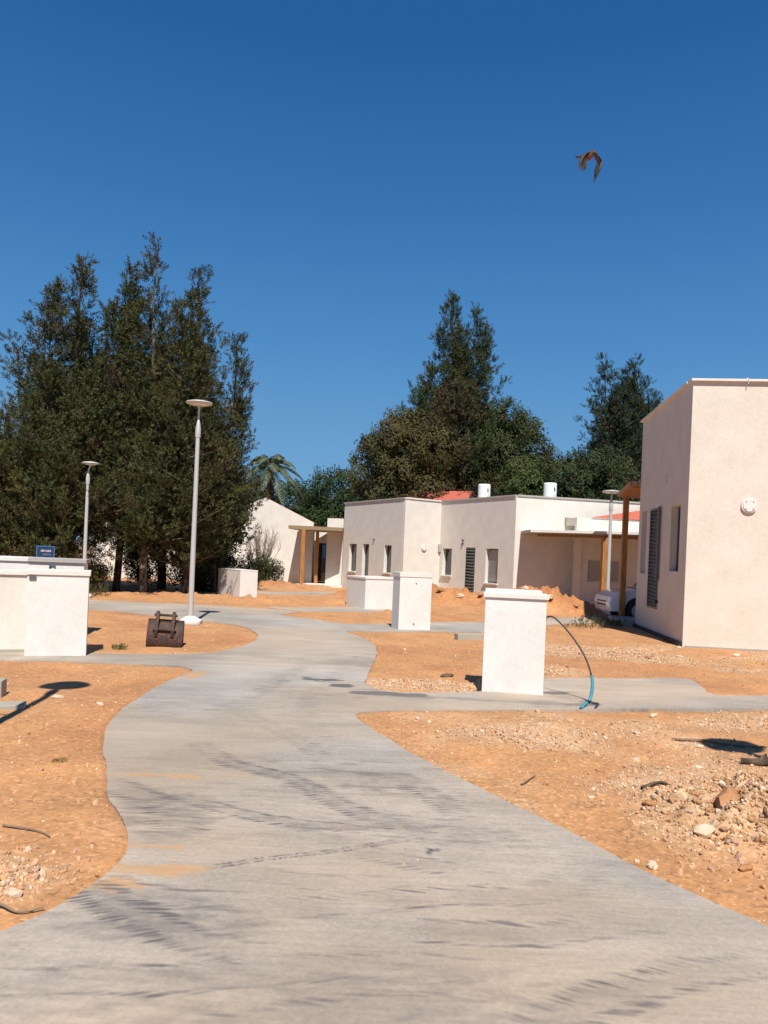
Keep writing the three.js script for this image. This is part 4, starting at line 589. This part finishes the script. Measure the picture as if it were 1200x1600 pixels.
// ---------------------------------------------------------------- bird in flight, wings at the bottom of the beat
{
  const S = .00184, b = thing('bird', 'small brown bird in flight high at the right, wings swept down', 'bird', [.545, 2.77, -2.206]), dark = std([.030, .024, .026], { roughness: .6 }), brownM = std([.095, .050, .022], { roughness: .7 });
  const prof = [[-30, 3.5, .5, 4.0], [-22, 3.0, 1.0, 3.2], [-14, 1.5, 2.4, 2.6], [-6, 0, 5.6, 5.4], [2, -.5, 7.6, 7.0], [9, .5, 7.2, 6.6], [14, 2, 5.0, 4.8], [18, 3, 5.2, 5.0], [22, 2.2, 3.6, 3.4], [25, 1, 1.1, 1.1], [29, .2, .25, .25]], n = 16, pos = [], col = [], idx = [];
  prof.forEach(([x, y, h, w], i) => { for (let k = 0; k < n; k++) { const a = k / n * 6.2832; pos.push(x * S, (y + Math.sin(a) * h) * S, Math.cos(a) * w * S); const belly = Math.sin(a) < -.1 && x > -12 && x < 15; col.push(...(belly ? [.22, .075, .035] : x > 24 ? [.03, .025, .02] : [.05, .032, .022])); } if (i) for (let k = 0; k < n; k++) { const p = (i - 1) * n + k, q = (i - 1) * n + (k + 1) % n; idx.push(p, p + n, q, q, p + n, q + n); } });
  const g = new THREE.BufferGeometry(); g.setAttribute('position', new THREE.BufferAttribute(new Float32Array(pos), 3)); g.setAttribute('color', new THREE.BufferAttribute(new Float32Array(col), 3)); g.setIndex(idx); g.computeVertexNormals();
  const body = new THREE.Mesh(g, new THREE.MeshStandardMaterial({ vertexColors: true, roughness: .7, side: THREE.DoubleSide })); body.name = 'body'; body.castShadow = true; body.position.x = -.010; body.rotation.y = -.6; body.scale.set(.62, .9, .9); b.add(body);
  function feather(root, mid, tip, w, mat, parent, name) { const c = new THREE.CatmullRomCurve3([V(...root), V(...mid), V(...tip)].map((v) => v.multiplyScalar(S))), N = 12, p = [], id = []; const wd = V(.75, .15, .55).normalize(); for (let i = 0; i <= N; i++) { const t = i / N, q = c.getPoint(t), k = w * S * Math.pow(Math.sin(Math.PI * (.18 + .82 * t) * .98 + .05), .7) * .5; for (const [s, e] of [[-1, 0], [0, .25], [1, 0], [0, -.25]]) p.push(q.x + wd.x * k * s, q.y + wd.y * k * s, q.z + wd.z * k * s + e * S * 2.2); if (i) for (let k2 = 0; k2 < 4; k2++) { const a = (i - 1) * 4 + k2, d = (i - 1) * 4 + (k2 + 1) % 4; id.push(a, a + 4, d, d, a + 4, d + 4); } } const gg = new THREE.BufferGeometry(); gg.setAttribute('position', new THREE.BufferAttribute(new Float32Array(p), 3)); gg.setIndex(id); gg.computeVertexNormals(); const m = new THREE.Mesh(gg, mat); m.material.side = THREE.DoubleSide; m.name = name; m.castShadow = true; parent.add(m); return m; }
  const wl = feather([-4, 4, 5], [-14, -6, 12], [-21, -26, 13], 9, brownM, b, 'wing'); for (let i = 0; i < 5; i++) feather([-9 - i * .8, -2 - i * 3, 10], [-13 + i * .8, -12 - i * 3, 12], [-22 + i * 1.9, -29 - i * .8, 13], 4.2, i % 2 ? dark : brownM, wl, 'feather');
  const wr = feather([9, 5, -5], [18, -4, -12], [9, -36, -13], 8, brownM, b, 'wing'); for (let i = 0; i < 4; i++) feather([14 - i, -4 - i * 3, -11], [16 - i * 1.6, -16 - i * 2, -12], [9 + i * .5, -37 + i * 4, -13], 3.6, dark, wr, 'feather');
}
scene.traverse((o) => { if (o.isMesh) { o.castShadow = true; o.receiveShadow = true; } });
renderer.render(scene, camera);
